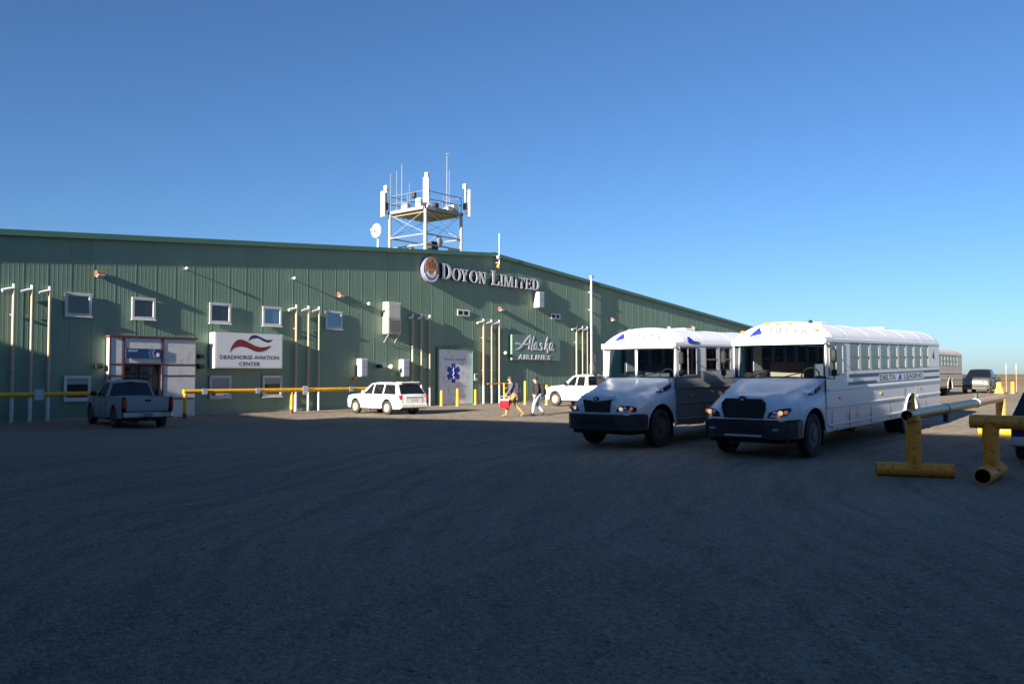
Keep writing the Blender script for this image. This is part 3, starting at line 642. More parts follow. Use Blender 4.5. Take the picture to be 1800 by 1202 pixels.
def dark_fixture(x, z, label):
    o = empty('dark_wall_fixture', (x, FY - .04, z), 0, label, 'wall light')
    mb = MB(); mb.prism([(0, -.1), (0, .1), (-.16, .1), (-.24, -.04), (-.24, -.1)], lambda u, v, d: (d, u, v), -.14, .14); mb.build('hood', MT['black'], o)
    MB().box((-.09, -.2, -.13), (.09, -.04, -.102)).build('lens', MT['dark_metal'], o)
dark_fixture(22.35, 2.86, 'small black fixture on the wall just right of the entrance, upper')
dark_fixture(22.35, 2.38, 'small black fixture on the wall just right of the entrance, lower')
dark_fixture(17.45, 2.36, 'small black fixture on the wall just left of the entrance')
dark_fixture(33.85, 2.46, 'small black fixture left of the globe lamp')
def cabinet(x0, x1, z0, z1, d, name, label, louvre, legs=False, split=.5):
    o = empty(name, ((x0 + x1) / 2, FY - .04, z0), 0, label, 'wall unit'); w = (x1 - x0) / 2; h = z1 - z0
    MB().box((-w, -d, 0), (w, -.002, h), .02).build('casing', MT['unit_white'], o)
    if louvre:
        MB().box((-w + .08, -d - .006, .10), (w - .08, -d - .001, h * split)).build('grille_recess', MT['unit_grey'], o)
        n = max(4, int((h * split - .12) / .09))
        me = MB().box((-w + .08, -.026, -.014), (w - .08, 0, .014)).mesh('slat', MT['unit_grey2'])
        for i in range(n): share('slat', me, o, (0, -d - .007, .13 + i * (h * split - .12) / n), (R(25), 0, 0))
        MB().box((-w + .10, -d - .012, h * split + .1), (w - .10, -d - .001, h - .1), .005).build('access_panel', MT['unit_white'], o)
    else:
        MB().box((-w + .05, -d - .014, .06), (w - .05, -d - .001, h * .48), .006).build('lower_panel', MT['unit_blue'], o); MB().box((-w + .05, -d - .014, h * .52), (w - .05, -d - .001, h - .06), .006).build('upper_panel', MT['unit_blue'], o)
    if legs:
        for s in (-1, 1): MB().tube([(s * w * .8, -d + .05, -.01), (s * w * .8, -.02, -.5)], .03, 6).build('bracket', MT['galv'], o)
    return o
MT['unit_white'] = mat('cream_unit_casing', (0.50, 0.48, 0.43), .5, dirt=(.34, .30, .25), dirt_amt=.15); MT['unit_grey'] = mat('unit_recess', (0.10, 0.10, 0.10), .6); MT['unit_grey2'] = mat('unit_slats', (0.42, 0.40, 0.37), .5); MT['unit_blue'] = mat('unit_door_grey', (0.34, 0.38, 0.44), .45)
cabinet(34.15, 35.20, 4.37, 6.27, .50, 'heat_exchanger', 'large cream heat exchanger hung on the wall over the white car', True, True, .45)
cabinet(48.70, 49.34, 6.80, 7.94, .52, 'wall_cabinet', 'white wall cabinet below the last raised letter', False)
cabinet(32.18, 32.68, 1.84, 2.88, .42, 'wall_cabinet', 'small white wall cabinet with a red horn, left of the globe lamp', False)
cabinet(35.46, 36.00, 1.83, 2.88, .42, 'wall_cabinet', 'small white wall cabinet right of the globe lamp', False)
o = empty('alarm_horn', (31.98, FY - .04, 1.74), 0, 'small red alarm horn at the foot of the wall cabinet', 'horn')
MB().box((-.07, -.06, -.07), (.07, 0, .07), .01).build('back_box', MT['red_lens'], o); mb = MB(); mb.lathe([(-.20, .10), (-.19, .08), (-.07, .035)], (0, 0, 0), 'y', 14); mb.build('bell', MT['red_lens'], o, 40)
o = empty('card_reader_box', (42.33, FY - .04, 1.55), 0, 'pale green control box right of the star door', 'control box')
MB().box((-.15, -.14, 0), (.15, -.002, .46), .015).build('case', mat('pale_green_box', (0.50, 0.58, 0.42), .5), o); MB().box((-.10, -.155, .22), (.10, -.142, .40), .004).build('panel', MT['dark_metal'], o); MB().tube([(0, -.06, 0), (0, -.06, -1.55)], .025, 8).build('conduit', MT['galv'], o)
# antenna mast at the ridge and tall conduit
o = empty('warning_mast', (44.35, FY - .42, 9.25), 0, 'thin white mast with an orange lamp at the roof ridge', 'mast')
MB().tube([(0.06, 0, -.05), (0.06, 0, 2.4)], .022, 8).build('pole', MT['steel_white'], o, 40)
mb = MB(); mb.lathe([(0, .07), (.02, .10), (.20, .10), (.26, .04)], (-.04, 0, 0), 'z', 14); mb.build('lamp', MT['amber'], o, 40)
MB().box((-.14, -.06, .62), (.10, .06, .86), .02).build('junction', MT['steel_white'], o)
for z in (.35, .75): MB().box((0.02, .03, z), (0.10, .40, z + .06)).build('bracket', MT['galv'], o)
o = empty('conduit_riser', (55.85, FY - .22, 0), 0, 'tall white conduit pipe rising past the roof edge', 'pipe')
MB().tube([(0, 0, 2.75), (0, 0, 9.62)], .095, 12).build('pipe', MT['antenna_shell'], o, 40); MB().box((-.17, -.15, 2.0), (.17, .16, 2.76), .02).build('junction_box', MT['unit_grey2'], o); MB().box((-.1, -.1, 9.60), (.28, .1, 9.78), .02).build('head', MT['galv'], o); MB().tube([(0, .02, 0), (0, .02, 2.0)], .07, 10).build('lower_pipe', MT['unit_grey2'], o, 40)
for z in (3.4, 5.2, 7.0, 8.4): MB().box((-.14, -.13, z), (.14, .17, z + .09)).build('strap', MT['galv'], o)

# ---------------------------------------------------------------- yellow rail along the wall, bollards
def pipe_rail(x0, x1, y, posts, plates, label, elbow=False):
    o = empty('pipe_rail', ((x0 + x1) / 2, y, 0), 0, label, 'guard rail'); cx = (x0 + x1) / 2
    MB().tube([(x0 - cx, 0, 1.20), (x1 - cx, 0, 1.18)], .10, 14).build('rail', MT['yellow'], o, 40)
    for px_, dy in posts:
        p = MB().tube([(px_ - cx, dy, -.05), (px_ - cx, dy, 1.19)], .085, 12).build('post', MT['yellow'], o, 40)
        MB().tube([(px_ - cx, dy, -.04), (px_ - cx, dy, .22)], .089, 12).build('red_foot', MT['red_trim'], p, 40)
    for px_, w, h, dz in plates:
        MB().box((px_ - cx - w / 2, -.125, 1.19 + dz - h / 2), (px_ - cx + w / 2, -.112, 1.19 + dz + h / 2), .004).build('tag_plate', MT['plate'], o)
MT['plate'] = mat('grey_tag_plate', (0.50, 0.50, 0.53), .5, var=.2, scale=14)
pipe_rail(-2, 17.9, 36.0, [(2, 0), (8, 0), (12.2, 0), (17.6, 0)], [(14.1, .36, .42, -.01)], 'yellow pipe guard rail left of the silver pickup, grey plate on it')
pipe_rail(20.25, 31.5, 36.0, [(20.34, 0), (26.1, 0), (31.2, 0)], [(21.25, .26, .26, 0), (24.05, .20, .26, 0), (26.85, .30, .44, -.02), (29.85, .26, .26, 0)], 'yellow pipe guard rail between the entrance and white car')
def bollard(x, y, h, label, r=.085, m='yellow'):
    o = empty('bollard', (x, y, g(x, y)), 0, label, 'bollard', 'yellow bollards by the terminal')
    MB().tube([(0, 0, -.05), (0, 0, h - .07)], r, 14).build('post', MT[m], o, 40); mb = MB(); mb.lathe([(h - .07, r), (h - .02, r * .8), (h, .001)], (0, 0, 0), 'z', 14); mb.build('cap', MT[m], o, 60)
    MB().tube([(0, 0, -.02), (0, 0, .05)], r + .05, 14).build('collar', MT['concrete'], o, 40)
bollard(38.35, 37.45, .98, 'yellow bollard at the left edge of the star door'); bollard(38.75, 36.45, 1.10, 'yellow bollard standing in front of the star door'); bollard(41.35, 37.3, 1.0, 'yellow bollard at the right edge of the star door')
bollard(43.4, 34.8, 1.55, 'tall yellow post behind the two walkers', .08); bollard(44.0, 33.5, 1.3, 'yellow post at the nose of the white pickup', .09)
o = empty('yellow_handrail', (43.35, 36.6, 0), 0, 'yellow ladder-like handrail behind the walker with the cooler', 'guard rail')
MB().tube([(-1.6, 0, 1.35), (.6, 0, 1.36)], .035, 8).build('rail', MT['yellow'], o, 40)
for xx in (0, .55): MB().tube([(xx, -.05, 0), (xx, -.05, 1.40)], .045, 8).build('post', MT['yellow'], o, 40)
for z in (.35, .70, 1.05): MB().tube([(0, -.09, z), (.55, -.09, z)], .05, 8).build('rung', MT['yellow'], o, 40)

# ---------------------------------------------------------------- antenna tower on the roof
tx, ty, ts, tz = 39.5, 40.1, 3.45, 13.05
tw = empty('antenna_tower', (tx, ty, roof_z(tx)), 0, 'white steel antenna tower with a railed platform standing on the roof', 'tower'); z0 = tw.location.z
def tq(*p): return [(x, y, z - z0) for x, y, z in p]
MT['joist_wood'] = mat('weathered_timber', (0.34, 0.25, 0.16), .7, var=.25)
MT['dark_steel'] = mat('dark_galvanised', (0.16, 0.16, 0.16), .5, var=.2)
cor = [(0, 0), (ts, 0), (0, ts), (ts, ts)]
for cx, cy in cor: MB().tube(tq((cx, cy, roof_z(tx + cx) - .1), (cx, cy, tz)), .11, 8).build('leg', MT['steel_grey'], tw, 40)
edges = [((0, 0), (ts, 0)), ((0, 0), (0, ts)), ((ts, 0), (ts, ts)), ((0, ts), (ts, ts))]
for (a, b) in edges:
    for zz in (10.55, 11.25): MB().tube(tq((*a, zz), (*b, zz)), .055, 6).build('lower_beam', MT['steel_grey'], tw, 40)
    MB().tube(tq((*a, 11.3), (*b, tz - .2)), .018, 5).build('brace', MT['galv'], tw); MB().tube(tq((*b, 11.3), (*a, tz - .2)), .018, 5).build('brace', MT['galv'], tw)
    mb = MB(); ax, ay = a; bx_, by_ = b
    mb.box(tq((min(ax, bx_) - .1, min(ay, by_) - .1, tz - .16))[0], tq((max(ax, bx_) + .1, max(ay, by_) + .1, tz + .04))[0]); 
    mb.v = [(x, y, z + (.003 if ax == bx_ else 0)) for x, y, z in mb.v]; mb.build('platform_edge', MT['steel_grey'], tw)
    for zz in (tz + .55, tz + 1.08): MB().tube(tq((*a, zz), (*b, zz)), .03, 6).build('guard_rail', MT['dark_steel'], tw)
    for k in (0, .5): MB().tube(tq((ax + (bx_ - ax) * k, ay + (by_ - ay) * k, tz), (ax + (bx_ - ax) * k, ay + (by_ - ay) * k, tz + 1.1)), .028, 6).build('guard_post', MT['dark_steel'], tw)
for i in range(8):
    xx = .28 + i * (ts - .56) / 7; MB().box(tq((xx - .05, .12, tz - .30))[0], tq((xx + .05, ts - .12, tz - .03))[0]).build('joist', MT['joist_wood'], tw)
for i in range(12):
    yy = .12 + i * (ts - .24) / 12; MB().box(tq((.11, yy, tz - .025))[0], tq((ts - .11, yy + .275, tz + .01))[0]).build('grating', MT['dark_metal'], tw)
def panel_antenna(cx, cy, dx, dy, zb, h, w=.36, tilt=0):
    d = Vector((dx, dy, 0)).normalized(); n = Vector((-d.y, d.x, 0))
    MB().tube(tq((cx, cy, tz - .1), (cx, cy, zb + h + .10)), .05, 8).build('antenna_pole', MT['galv'], tw, 40)
    mb = MB(); c = Vector((cx, cy, 0)) + d * .24
    pts = []
    for u, v in ((-w / 2, .0), (-w / 2 + .03, .1), (w / 2 - .03, .1), (w / 2, 0), (w / 2 - .03, -.06), (-w / 2 + .03, -.06)): pts.append(c + n * u + d * v)
    mb.add([(p.x, p.y, zb - z0) for p in pts] + [(p.x, p.y, zb + h - z0) for p in pts], [(0, 1, 2, 3, 4, 5), (11, 10, 9, 8, 7, 6)] + [(i, (i + 1) % 6, 6 + (i + 1) % 6, 6 + i) for i in range(6)])
    mb.build('panel_antenna', MT['antenna_shell'], tw)
    for zz in (zb + .25, zb + h - .25): MB().tube(tq((cx, cy, zz), (c.x, c.y, zz)), .035, 6).build('antenna_bracket', MT['dark_metal'], tw)
    MB().box(tq((cx - .12, cy - .12, zb + .5))[0], tq((cx + .12, cy + .12, zb + 1.0))[0], .02).build('radio_unit', MT['dark_metal'], tw)
panel_antenna(-.1, -.25, -.85, -.5, 13.2, 1.65, .42); panel_antenna(-.25, ts + .1, -1, .15, 12.7, 1.75, .42); panel_antenna(ts + .25, -.15, .9, -.6, 12.85, 1.9, .42); panel_antenna(ts + .2, ts, .6, .8, 13.1, 1.7, .36)
for cx, cy, zt in ((-.25, ts + .1, 14.55), (-.1, -.25, 14.9), (ts + .25, -.15, 14.8)): MB().box(tq((cx - .14, cy - .14, zt))[0], tq((cx + .14, cy + .14, zt + .34))[0], .03).build('amplifier', MT['antenna_shell'], tw)
for cx, cy, zt, r in ((0.3, 2.6, 16.3, .03), (.15, 2.95, 15.9, .02), (1.2, 2.8, 15.2, .018), (2.6, .55, 17.1, .035), (3.2, .9, 16.2, .022), (-.1, 3.3, 15.7, .02), (1.7, ts, 14.9, .02)): MB().tube(tq((cx, cy, tz), (cx, cy, zt)), [r, r * .7], 6).build('whip_antenna', MT['steel_grey'], tw, 40)
MB().prism([(-.18, -.02), (.12, -.06), (.26, .16), (.06, .10)], lambda u, v, d: (2.6 + u, .55 + d, 17.1 - z0 + v), -.05, .05).build('wind_vane', MT['steel_white'], tw)
for a, b, m in (((2.4, .25, tz + .04), (2.9, .75, tz + .45), 'antenna_shell'), ((3.0, .3, tz + .04), (3.55, .9, tz + .62), 'antenna_shell'), ((.3, .8, tz + .04), (.9, 1.3, tz + .75), 'antenna_shell'), ((.3, 2.1, tz + .04), (.7, 2.7, tz + .55), 'unit_blue'), ((.6, 1.7, tz + .9), (.85, 1.95, tz + 1.35), 'dark_metal'), ((1.2, .3, tz + .04), (1.6, .6, tz + .5), 'dark_metal')): MB().box(tq(a)[0], tq(b)[0], .03).build('equipment_box', MT[m], tw)
for a, b, m in (((.75, .1, 10.0), (1.35, .6, 10.85), 'dark_metal'), ((2.6, .1, 10.1), (3.1, .5, 10.6), 'antenna_shell'), ((.2, 1.6, 10.0), (.6, 2.2, 10.7), 'antenna_shell')): MB().box(tq(a)[0], tq(b)[0], .03).build('equipment_box', MT[m], tw)
mb = MB(); mb.lathe([(-.04, .02), (0, .2), (.10, .38), (.22, .46), (.205, .46), (.09, .37), (.01, .2), (-.02, .02)], (0, 0, 0), 'x', 18); ds = mb.build('small_dish', MT['steel_grey'], tw, 40); ds.location = tq((1.55, .0, 10.95))[0]; ds.rotation_euler = (0, R(10), R(120))
for zz, r0 in ((10.4, 0),): MB().tube(tq((ts * .5, ts * .5, 10.0), (ts * .5, ts * .5, tz)), .16, 8).build('cable_ladder', MT['galv'], tw)
dd = empty('grid_dish', (37.15, 42.1, roof_z(37.15)), 0, 'round grid dish on a short mount left of the antenna tower', 'antenna'); zc = 11.32 - dd.location.z
mb = MB()
for i, r in enumerate((.12, .24, .36, .48)): 
    mb.tube([(-.28 + r * r * .5 - .0, r * math.cos(2 * math.pi * k / 24), zc + r * math.sin(2 * math.pi * k / 24)) for k in range(25)], .012, 5)
dsh = mb.build('hoops', MT['steel_grey'], dd)
mb = MB(); mb.lathe([(-.28, .02), (-.27, .15), (-.235, .3), (-.165, .48)], (0, 0, zc), 'x', 20); mb.build('reflector', MT['steel_grey'], dd, 40)
for k in range(3): MB().tube([(-.17, .46 * math.cos(k * 2.09), zc + .46 * math.sin(k * 2.09)), (-.55, 0, zc)], .012, 5).build('feed_strut', MT['steel_white'], dd)
MB().box((-.62, -.05, zc - .05), (-.52, .05, zc + .05), .01).build('feed', MT['steel_white'], dd)
MB().tube([(0, 0, 0), (0, 0, zc + .2)], .05, 8).build('mount', MT['galv'], dd, 40); MB().tube([(-.27, 0, zc), (0, 0, zc)], .04, 6).build('bracket', MT['galv'], dd); MB().tube([(0, 0, .25), (2.3, 1.6, .35)], .035, 6).build('mount_arm', MT['galv'], dd)
for i, (x, h) in enumerate(((43.0, .22), (43.6, .26), (41.9, .2))):
    pass
# ---------------------------------------------------------------- vehicles; local axes: front at x = 0, +x backwards, driver's side at -y
def wheel(parent, x, y, r, w, side, rim, dual=False, n=28, steer=0.0):
    """side -1: outer face towards -y"""
    s = side; h = w / 2
    prof = [(-h * .8, r * .60), (-h * .98, r * .70), (-h, r * .86), (-h * .86, r * .965), (-h * .55, r), (h * .55, r), (h * .86, r * .965), (h, r * .86), (h * .98, r * .70), (h * .8, r * .60)]
    t = MB().lathe(prof, (0, 0, 0), 'y', n)
    t.f = t.f[:-2]; t.mi = t.mi[:-2]                  # open rings: the rim closes them
    nb = 44
    for k in range(nb):                               # tread blocks
        a = 2 * math.pi * k / nb; ca, sa = math.cos(a), math.sin(a)
        for (y0, y1, off) in ((-h * .75, -h * .28, 0), (-h * .2, h * .2, .5), (h * .28, h * .75, 0)):
            b0 = a + off * 2 * math.pi / nb; pts = []
            for rr_ in (r * .985, r * 1.012):
                for da, yy in ((-.045, y0), (.045, y0), (.045, y1), (-.045, y1)): pts.append((rr_ * math.cos(b0 + da), yy, rr_ * math.sin(b0 + da)))
            t.add(pts, [(4, 5, 6, 7), (0, 1, 5, 4), (1, 2, 6, 5), (2, 3, 7, 6), (3, 0, 4, 7)])
    wo_ = t.build('wheel', MT['rubber'], parent, 35); wo_.location = (x, y, r); wo_.rotation_euler = (0, 0, steer)
    d = s
    if dual: pr = [(d * h * .7, r * .60), (d * h * .78, r * .59), (d * h * .6, r * .54), (-d * h * .5, r * .50), (-d * h * .6, r * .30), (-d * h * .1, r * .26), (d * h * .1, r * .2), (d * h * .1, .001)]
    else: pr = [(d * h * .8, r * .60), (d * h * .9, r * .59), (d * h * .72, r * .55), (d * h * .35, r * .50), (d * h * .55, r * .36), (d * h * .60, r * .28), (d * h * .95, r * .22), (d * h * 1.0, r * .16), (d * h * 1.0, .001)]
    rm = MB().lathe(pr, (0, 0, 0), 'y', 24); rm.lathe([(-d * h * .8, r * .60), (-d * h * .6, r * .2), (-d * h * .6, .001)], (0, 0, 0), 'y', 20)
    ro = rm.build('rim', rim, wo_, 30)
    hm = MB()
    for k in range(10):                               # hand holes and nuts
        a = 2 * math.pi * k / 10; c = (r * .43 * math.cos(a), d * h * .475, r * .43 * math.sin(a))
        if k % 2 == 0: hm.lathe([(-.012, r * .06), (.012, r * .06)], c, 'y', 8)
        hm.lathe([(-.02, .018), (.03, .014)], (r * .25 * math.cos(a), d * h * .78, r * .25 * math.sin(a)), 'y', 6)
    hm.build('hub_detail', MT['black'], wo_)
    return wo_

def arch(x, cx, r, zc, lo):
    d = abs(x - cx)
    return max(lo, zc + math.sqrt(max(0, r * r - d * d))) if d < r else lo

def bus(name, label, loc, pitch_, style, yaw=0.0):
    W, Lb, RA, FA, RW = 1.22, 13.1, 9.45, 1.35, .52
    P = MT['bus_white_a'] if style == 'a' else MT['bus_white_b'] if style == 'b' else MT['bus_tan']
    PC = MT['bus_clean'] if style != 'c' else MT['bus_tan']
    o = empty(name, loc, 0, label, 'bus', rot=(0, -pitch_, yaw))
    # ---- hood and fenders
    tyo = [(.0, .86), (.12, .97), (.35, 1.07), (.7, 1.13), (1.35, 1.18), (2.1, 1.205)]; tzs = [(0, 1.02), (.12, 1.12), (.4, 1.25), (.8, 1.36), (1.35, 1.43), (2.1, 1.62)]
    tyh = [(0, .50), (.12, .58), (.6, .74), (1.35, .90), (2.1, 1.06)]; tzh = [(0, 1.36), (.12, 1.46), (.5, 1.56), (1.35, 1.74), (2.1, 1.88)]
    if style == 'a': tyh = [(0, .46), (.12, .54), (.6, .66), (1.35, .84), (2.1, 1.04)]; tzh = [(0, 1.30), (.12, 1.42), (.5, 1.55), (1.35, 1.75), (2.1, 1.88)]
    xs = [0, .03, .07, .12, .18, .25, .33, .42, .52, .62, .69] + [.70 + .05 * i for i in range(27)] + [2.02, 2.08, 2.12]
    rows = []
    for x in xs:
        yo, zs_, yh, zh = (lerp_tab(t, x) for t in (tyo, tzs, tyh, tzh))
        zb = .93 if x < .69 else arch(x, FA, .665, .52, .56)
        half = [(yo, zb), (yo, zb + (zs_ - .18 - zb) * .5), (yo - .004, zs_ - .18), (yo - .03, zs_ - .08), (yo - .10, zs_ - .01), (yo - .20 if yo - .2 > yh + .1 else (yo + yh) / 2 + .03, zs_ + .045 + .12 * (x / 2.1)), (yh + .07, zh - .19 + .06 * (1 - x / 2.1)), (yh + .02, zh - .09), (yh - .06, zh - .025), (yh * .6, zh + .005), (yh * .3, zh + .018)]
        rows.append([(x, -y, z) for y, z in half] + [(x, 0, zh + .022)] + [(x, y, z) for y, z in reversed(half)])
    mb = MB(); mb.grid(rows); mb.add(rows[0], [tuple(range(len(rows[0])))]); hood = mb.build('hood', P, o, 50)
    for s in (-1, 1):                                 # wheel-arch lip and dark well
        pts = [(FA + .668 * math.cos(R(a)), s * (lerp_tab(tyo, FA + .668 * math.cos(R(a))) + .006), .52 + .668 * math.sin(R(a))) for a in range(0, 181, 12)]
        MB().tube(pts, .022, 6).build('arch_lip', P, hood)
        mb = MB(); mb.grid([[(FA + .64 * math.cos(R(a)), s * yy, .52 + .64 * math.sin(R(a))) for a in range(-10, 191, 20)] for yy in (.55, 1.16)]); mb.build('wheel_well', MT['black'], hood)
        mb = MB(); mb.prism([(1.60, 1.50), (1.92, 1.60), (1.90, 1.68), (1.62, 1.60)], lambda u, v, d: (u, s * d, v), 1.00, 1.135 if style != 'a' else 1.15); mb.build('hood_vent', MT['black'], hood)
        mb = MB()                                     # small unreadable badge
        for q in range(4): mb.box((1.24 + q * .075, s * 1.06, 1.475), (1.29 + q * .075, s * 1.118, 1.505 + .012 * (q % 2)))
        mb.build('nameplate', MT['navy'], hood)
    # ---- grille
    if style == 'a':
        gp = [(-.40, .98), (.40, .98), (.45, 1.30), (.16, 1.27), (0, 1.23), (-.16, 1.27), (-.45, 1.30)]
        MB().prism([(-.54, 1.41), (-.48, 1.33), (-.2, 1.29), (0, 1.25), (.2, 1.29), (.48, 1.33), (.54, 1.41)], lambda u, v, d: (d + (v - 1.3) * .1, u, v), -.035, .10).build('grille_surround', P, o)
    else: gp = [(-.48, .97), (.48, .97), (.54, 1.18), (.54, 1.32), (.44, 1.42), (-.44, 1.42), (-.54, 1.32), (-.54, 1.18)]
    gr = MB().prism(gp, lambda u, v, d: (d, u, v), -.03, .06).build('grille', MT['black'], o)
    z = 1.02
    while z < (1.24 if style == 'a' else 1.36):
        MB().box((-.042, -.40, z), (-.031, .40, z + .018)).build('grille_bar', MT['dark_metal'], gr); z += .055
    e = MB().prism(disc(0, 1.335 if style == 'a' else 1.43, .085, .055, 18), lambda u, v, d: (d, u, v), -.075, .0).build('emblem', MT['navy'], o)
    MB().prism(disc(0, 1.335 if style == 'a' else 1.40, .045, .026, 12), lambda u, v, d: (d, u, v), -.082, -.076).build('emblem_inset', MT['galv'], e)
    # ---- headlights wrap round the front corners
    for s in (-1, 1):
        def hl(u, v, d):                              # u from grille outwards
            x = lerp_tab([(0, 0), (.25, .02), (.40, .09), (.52, .26)], u); return (x - d, s * (.58 + u - max(0, u - .36) * .30), v)
        if style == 'a': poly = [(.02, 1.00), (.30, .99), (.50, 1.00), (.52, 1.10), (.40, 1.16), (.16, 1.155), (.08, 1.10)]
        else: poly = [(0, .99), (.22, .98), (.44, 1.06), (.52, 1.18), (.50, 1.22), (.22, 1.18), (.05, 1.10)]
        h_ = MB().prism(poly, hl, -.05, .028).build('headlight', MT['lamp_housing'], o)
        for (u, v, r_, m) in (((.18, 1.09, .055, 'lamp_clear'), (.30, 1.10, .055, 'lamp_lit'), (.42, 1.115, .045, 'amber_lit')) if style != 'a' else ((.16, 1.075, .05, 'lamp_lit'), (.28, 1.08, .055, 'lamp_clear'), (.43, 1.08, .045, 'amber_lit'))):
            c = hl(u, v, .03); mb = MB(); mb.lathe([(-.018, .01), (-.012, r_ * .7), (0, r_), (.03, r_)], c, 'x', 14); mb.build('lamp', MT[m], h_, 50)
        if style != 'a':
            c = hl(.26, 1.015, .03); mb = MB(); mb.lathe([(-.014, .01), (-.01, .025), (0, .035), (.03, .035)], c, 'x', 12); mb.build('lamp', MT['amber_lit'], h_, 50)
    # ---- bumper
    plan = [(.70, 1.15), (.40, 1.14), (.12, 1.05), (-.02, .88), (-.05, .55), (-.05, -.55), (-.02, -.88), (.12, -1.05), (.40, -1.14), (.70, -1.15), (.70, -1.10), (.45, -1.09), (.20, -1.0), (.12, -.5), (.12, .5), (.20, 1.0), (.45, 1.09), (.70, 1.10)]
    bp = MB().prism(plan, lambda u, v, d: (u, v, d), .50, .905).build('bumper', MT['bumper'], o)
    MB().box((-.07, -.55, .66), (-.052, .55, .80), .006).build('bumper_slot', MT['black'], bp)
    if style != 'a':
        MB().box((-.085, -.46, .54), (-.052, .46, .585), .006).build('tow_plate', MT['galv'], bp)
        for s in (-1, 1): MB().box((-.062, s * .78 - .07, .69), (-.035, s * .78 + .07, .735), .006).build('fog_lamp', MT['lamp_clear'], bp)
    MB().box((.2, -.95, .38), (1.9, .95, .50)).build('front_axle_frame', MT['black'], o)
    # ---- body shell
    body = MB(); cols = [2.06 + i * .07 for i in range(int((Lb - 2.06) / .07) + 1)] + [Lb]
    ZB, ZW, ZT, ZR = .54, 2.02, 2.745, 2.80
    for s in (-1, 1):
        lo, hi = [], []
        for x in cols:
            b = ZB if x < RA else .66
            lo.append((x, s * (W - .03), arch(x, RA, .68, .52, b))); hi.append((x, s * W, 1.10))
        body.grid([lo, [(x, s * W, max(1.0, p[2] + .03)) for (x, _, _), p in zip(hi, lo)], [(x, s * W, 1.55) for x in cols], [(x, s * W, (1.90 if 2.25 < x < 3.30 else ZW)) for x in cols]])
    PS = MT['bus_side_a'] if style == 'a' else P; bo = body.build('side_walls', PS, o, 30)
    nwin, wx0, wp = 9, 3.78, .885
    for s in (-1, 1):                                 # pillars and header
        pm_ = MB().box((-.065, -.018, ZW - .001), (.065, .018, ZT + .002), .012).mesh('pillar', PC)
        for i in range(nwin - 1): share('pillar', pm_, bo, (wx0 + (i + 1) * wp, s * (W - .017), 0))
        for a, b in [(2.08, 2.26), (3.30, 3.84), (wx0 + nwin * wp - .05, Lb)]:
            MB().box((a, s * (W - .035), ZW - .13 if a < 3 else ZW - .001), (b, s * (W + .001), ZT + .002), .012).build('pillar', PC, bo)
        MB().box((2.06, s * (W - .05), ZT), (Lb, s * (W + .012), ZR + .04), .012).build('gutter', PC, bo)
        for z, d, h_ in ((1.57, .028, .07), (1.14, .024, .06), (.70, .022, .06)):
            a, b_ = 2.16, (Lb if z > 1.25 else RA - .74)
            MB().box((a, s * (W - .01), z - h_ / 2), (b_, s * (W + d), z + h_ / 2), .012).build('rub_rail', PS if style == 'a' else MT['bus_rail'] if style == 'b' else P, bo)
            if z < 1.25: MB().box((RA + .74, s * (W - .01), z - h_ / 2), (Lb, s * (W + d), z + h_ / 2), .012).build('rub_rail', P, bo)
        pts = [(RA + .69 * math.cos(R(a)), s * (W + .004), .52 + .69 * math.sin(R(a))) for a in range(0, 181, 12)]
        MB().tube(pts, .035, 6).build('arch_lip', MT['bus_clean'] if style == 'b' else P, bo)
        mb = MB(); mb.grid([[(RA + .66 * math.cos(R(a)), s * yy, .52 + .66 * math.sin(R(a))) for a in range(-10, 191, 20)] for yy in (.45, W - .03)]); mb.build('wheel_well', MT['black'], bo)
        # windows
        fr = MB(); t = .035; a, b, z0, z1 = wx0 + .068, wx0 + wp - .068, ZW + .002, ZT - .004
        zm = z0 + (z1 - z0) * .48
        for (q0, q1, q2, q3) in ((a, z0, b, z0 + t), (a, z1 - t, b, z1), (a, z0 + t, a + t, z1 - t), (b - t, z0 + t, b, z1 - t), (a + t, zm - .02, b - t, zm + .02)): fr.box((q0 - a, -.02, q1), (q2 - a, .02, q3))
        fm = fr.mesh('window', MT['sash']); pm = MB().box((t - .002, -.004, z0 + t - .002), (b - a - t + .002, .004, z1 - t + .002)).mesh('pane', MT['bus_glass'])
        for i in range(nwin):
            f_ = share('window', fm, o, (wx0 + i * wp + .068, s * (W - .018), 0)); share('pane', pm, f_)
        f_ = MB().box((2.27, s * W - .022, 1.905), (3.29, s * W + .016, 1.945)).box((2.27, s * W - .022, 2.70), (3.29, s * W + .016, 2.742)).box((2.27, s * W - .022, 1.946), (2.31, s * W + .016, 2.699)).box((3.25, s * W - .022, 1.946), (3.29, s * W + .016, 2.699)).box((2.75, s * W - .02, 1.946), (2.79, s * W + .014, 2.699)).build('cab_window', MT['sash'], o)
        MB().box((2.30, s * W - .006, 1.94), (3.26, s * W + .002, 2.705)).build('pane', MT['bus_glass'], f_)
    # ---- roof
    def rz_(y, h=.47, w=W): return h * max(0, (1 - abs(y / w) ** 2.5)) ** (1 / 2.1)
    ys = [-W * math.cos(math.pi * i / 22) for i in range(23)]
    rows = []
    for x, k in [(2.55, 1), (5.2, 1), (7.8, 1), (10.4, 1), (Lb - .35, 1), (Lb - .15, .95), (Lb - .04, .82), (Lb, .6), (Lb + .005, .05)]: rows.append([(x, y * (1 - (1 - k) * .06), ZR + rz_(y) * k) for y in ys])
    ro = MB().grid(rows).build('roof', PC if style != 'b' else MT['bus_roof'], o, 50)
    for x in (3.78, 5.55, 7.32, 9.1, 10.85, 12.6):
        MB().grid([[(x + q, y, ZR + rz_(y) + e_) for y in ys] for q, e_ in ((-.035, .0005), (-.02, .008), (.02, .008), (.035, .0005))]).build('roof_seam', PC, ro, 50)
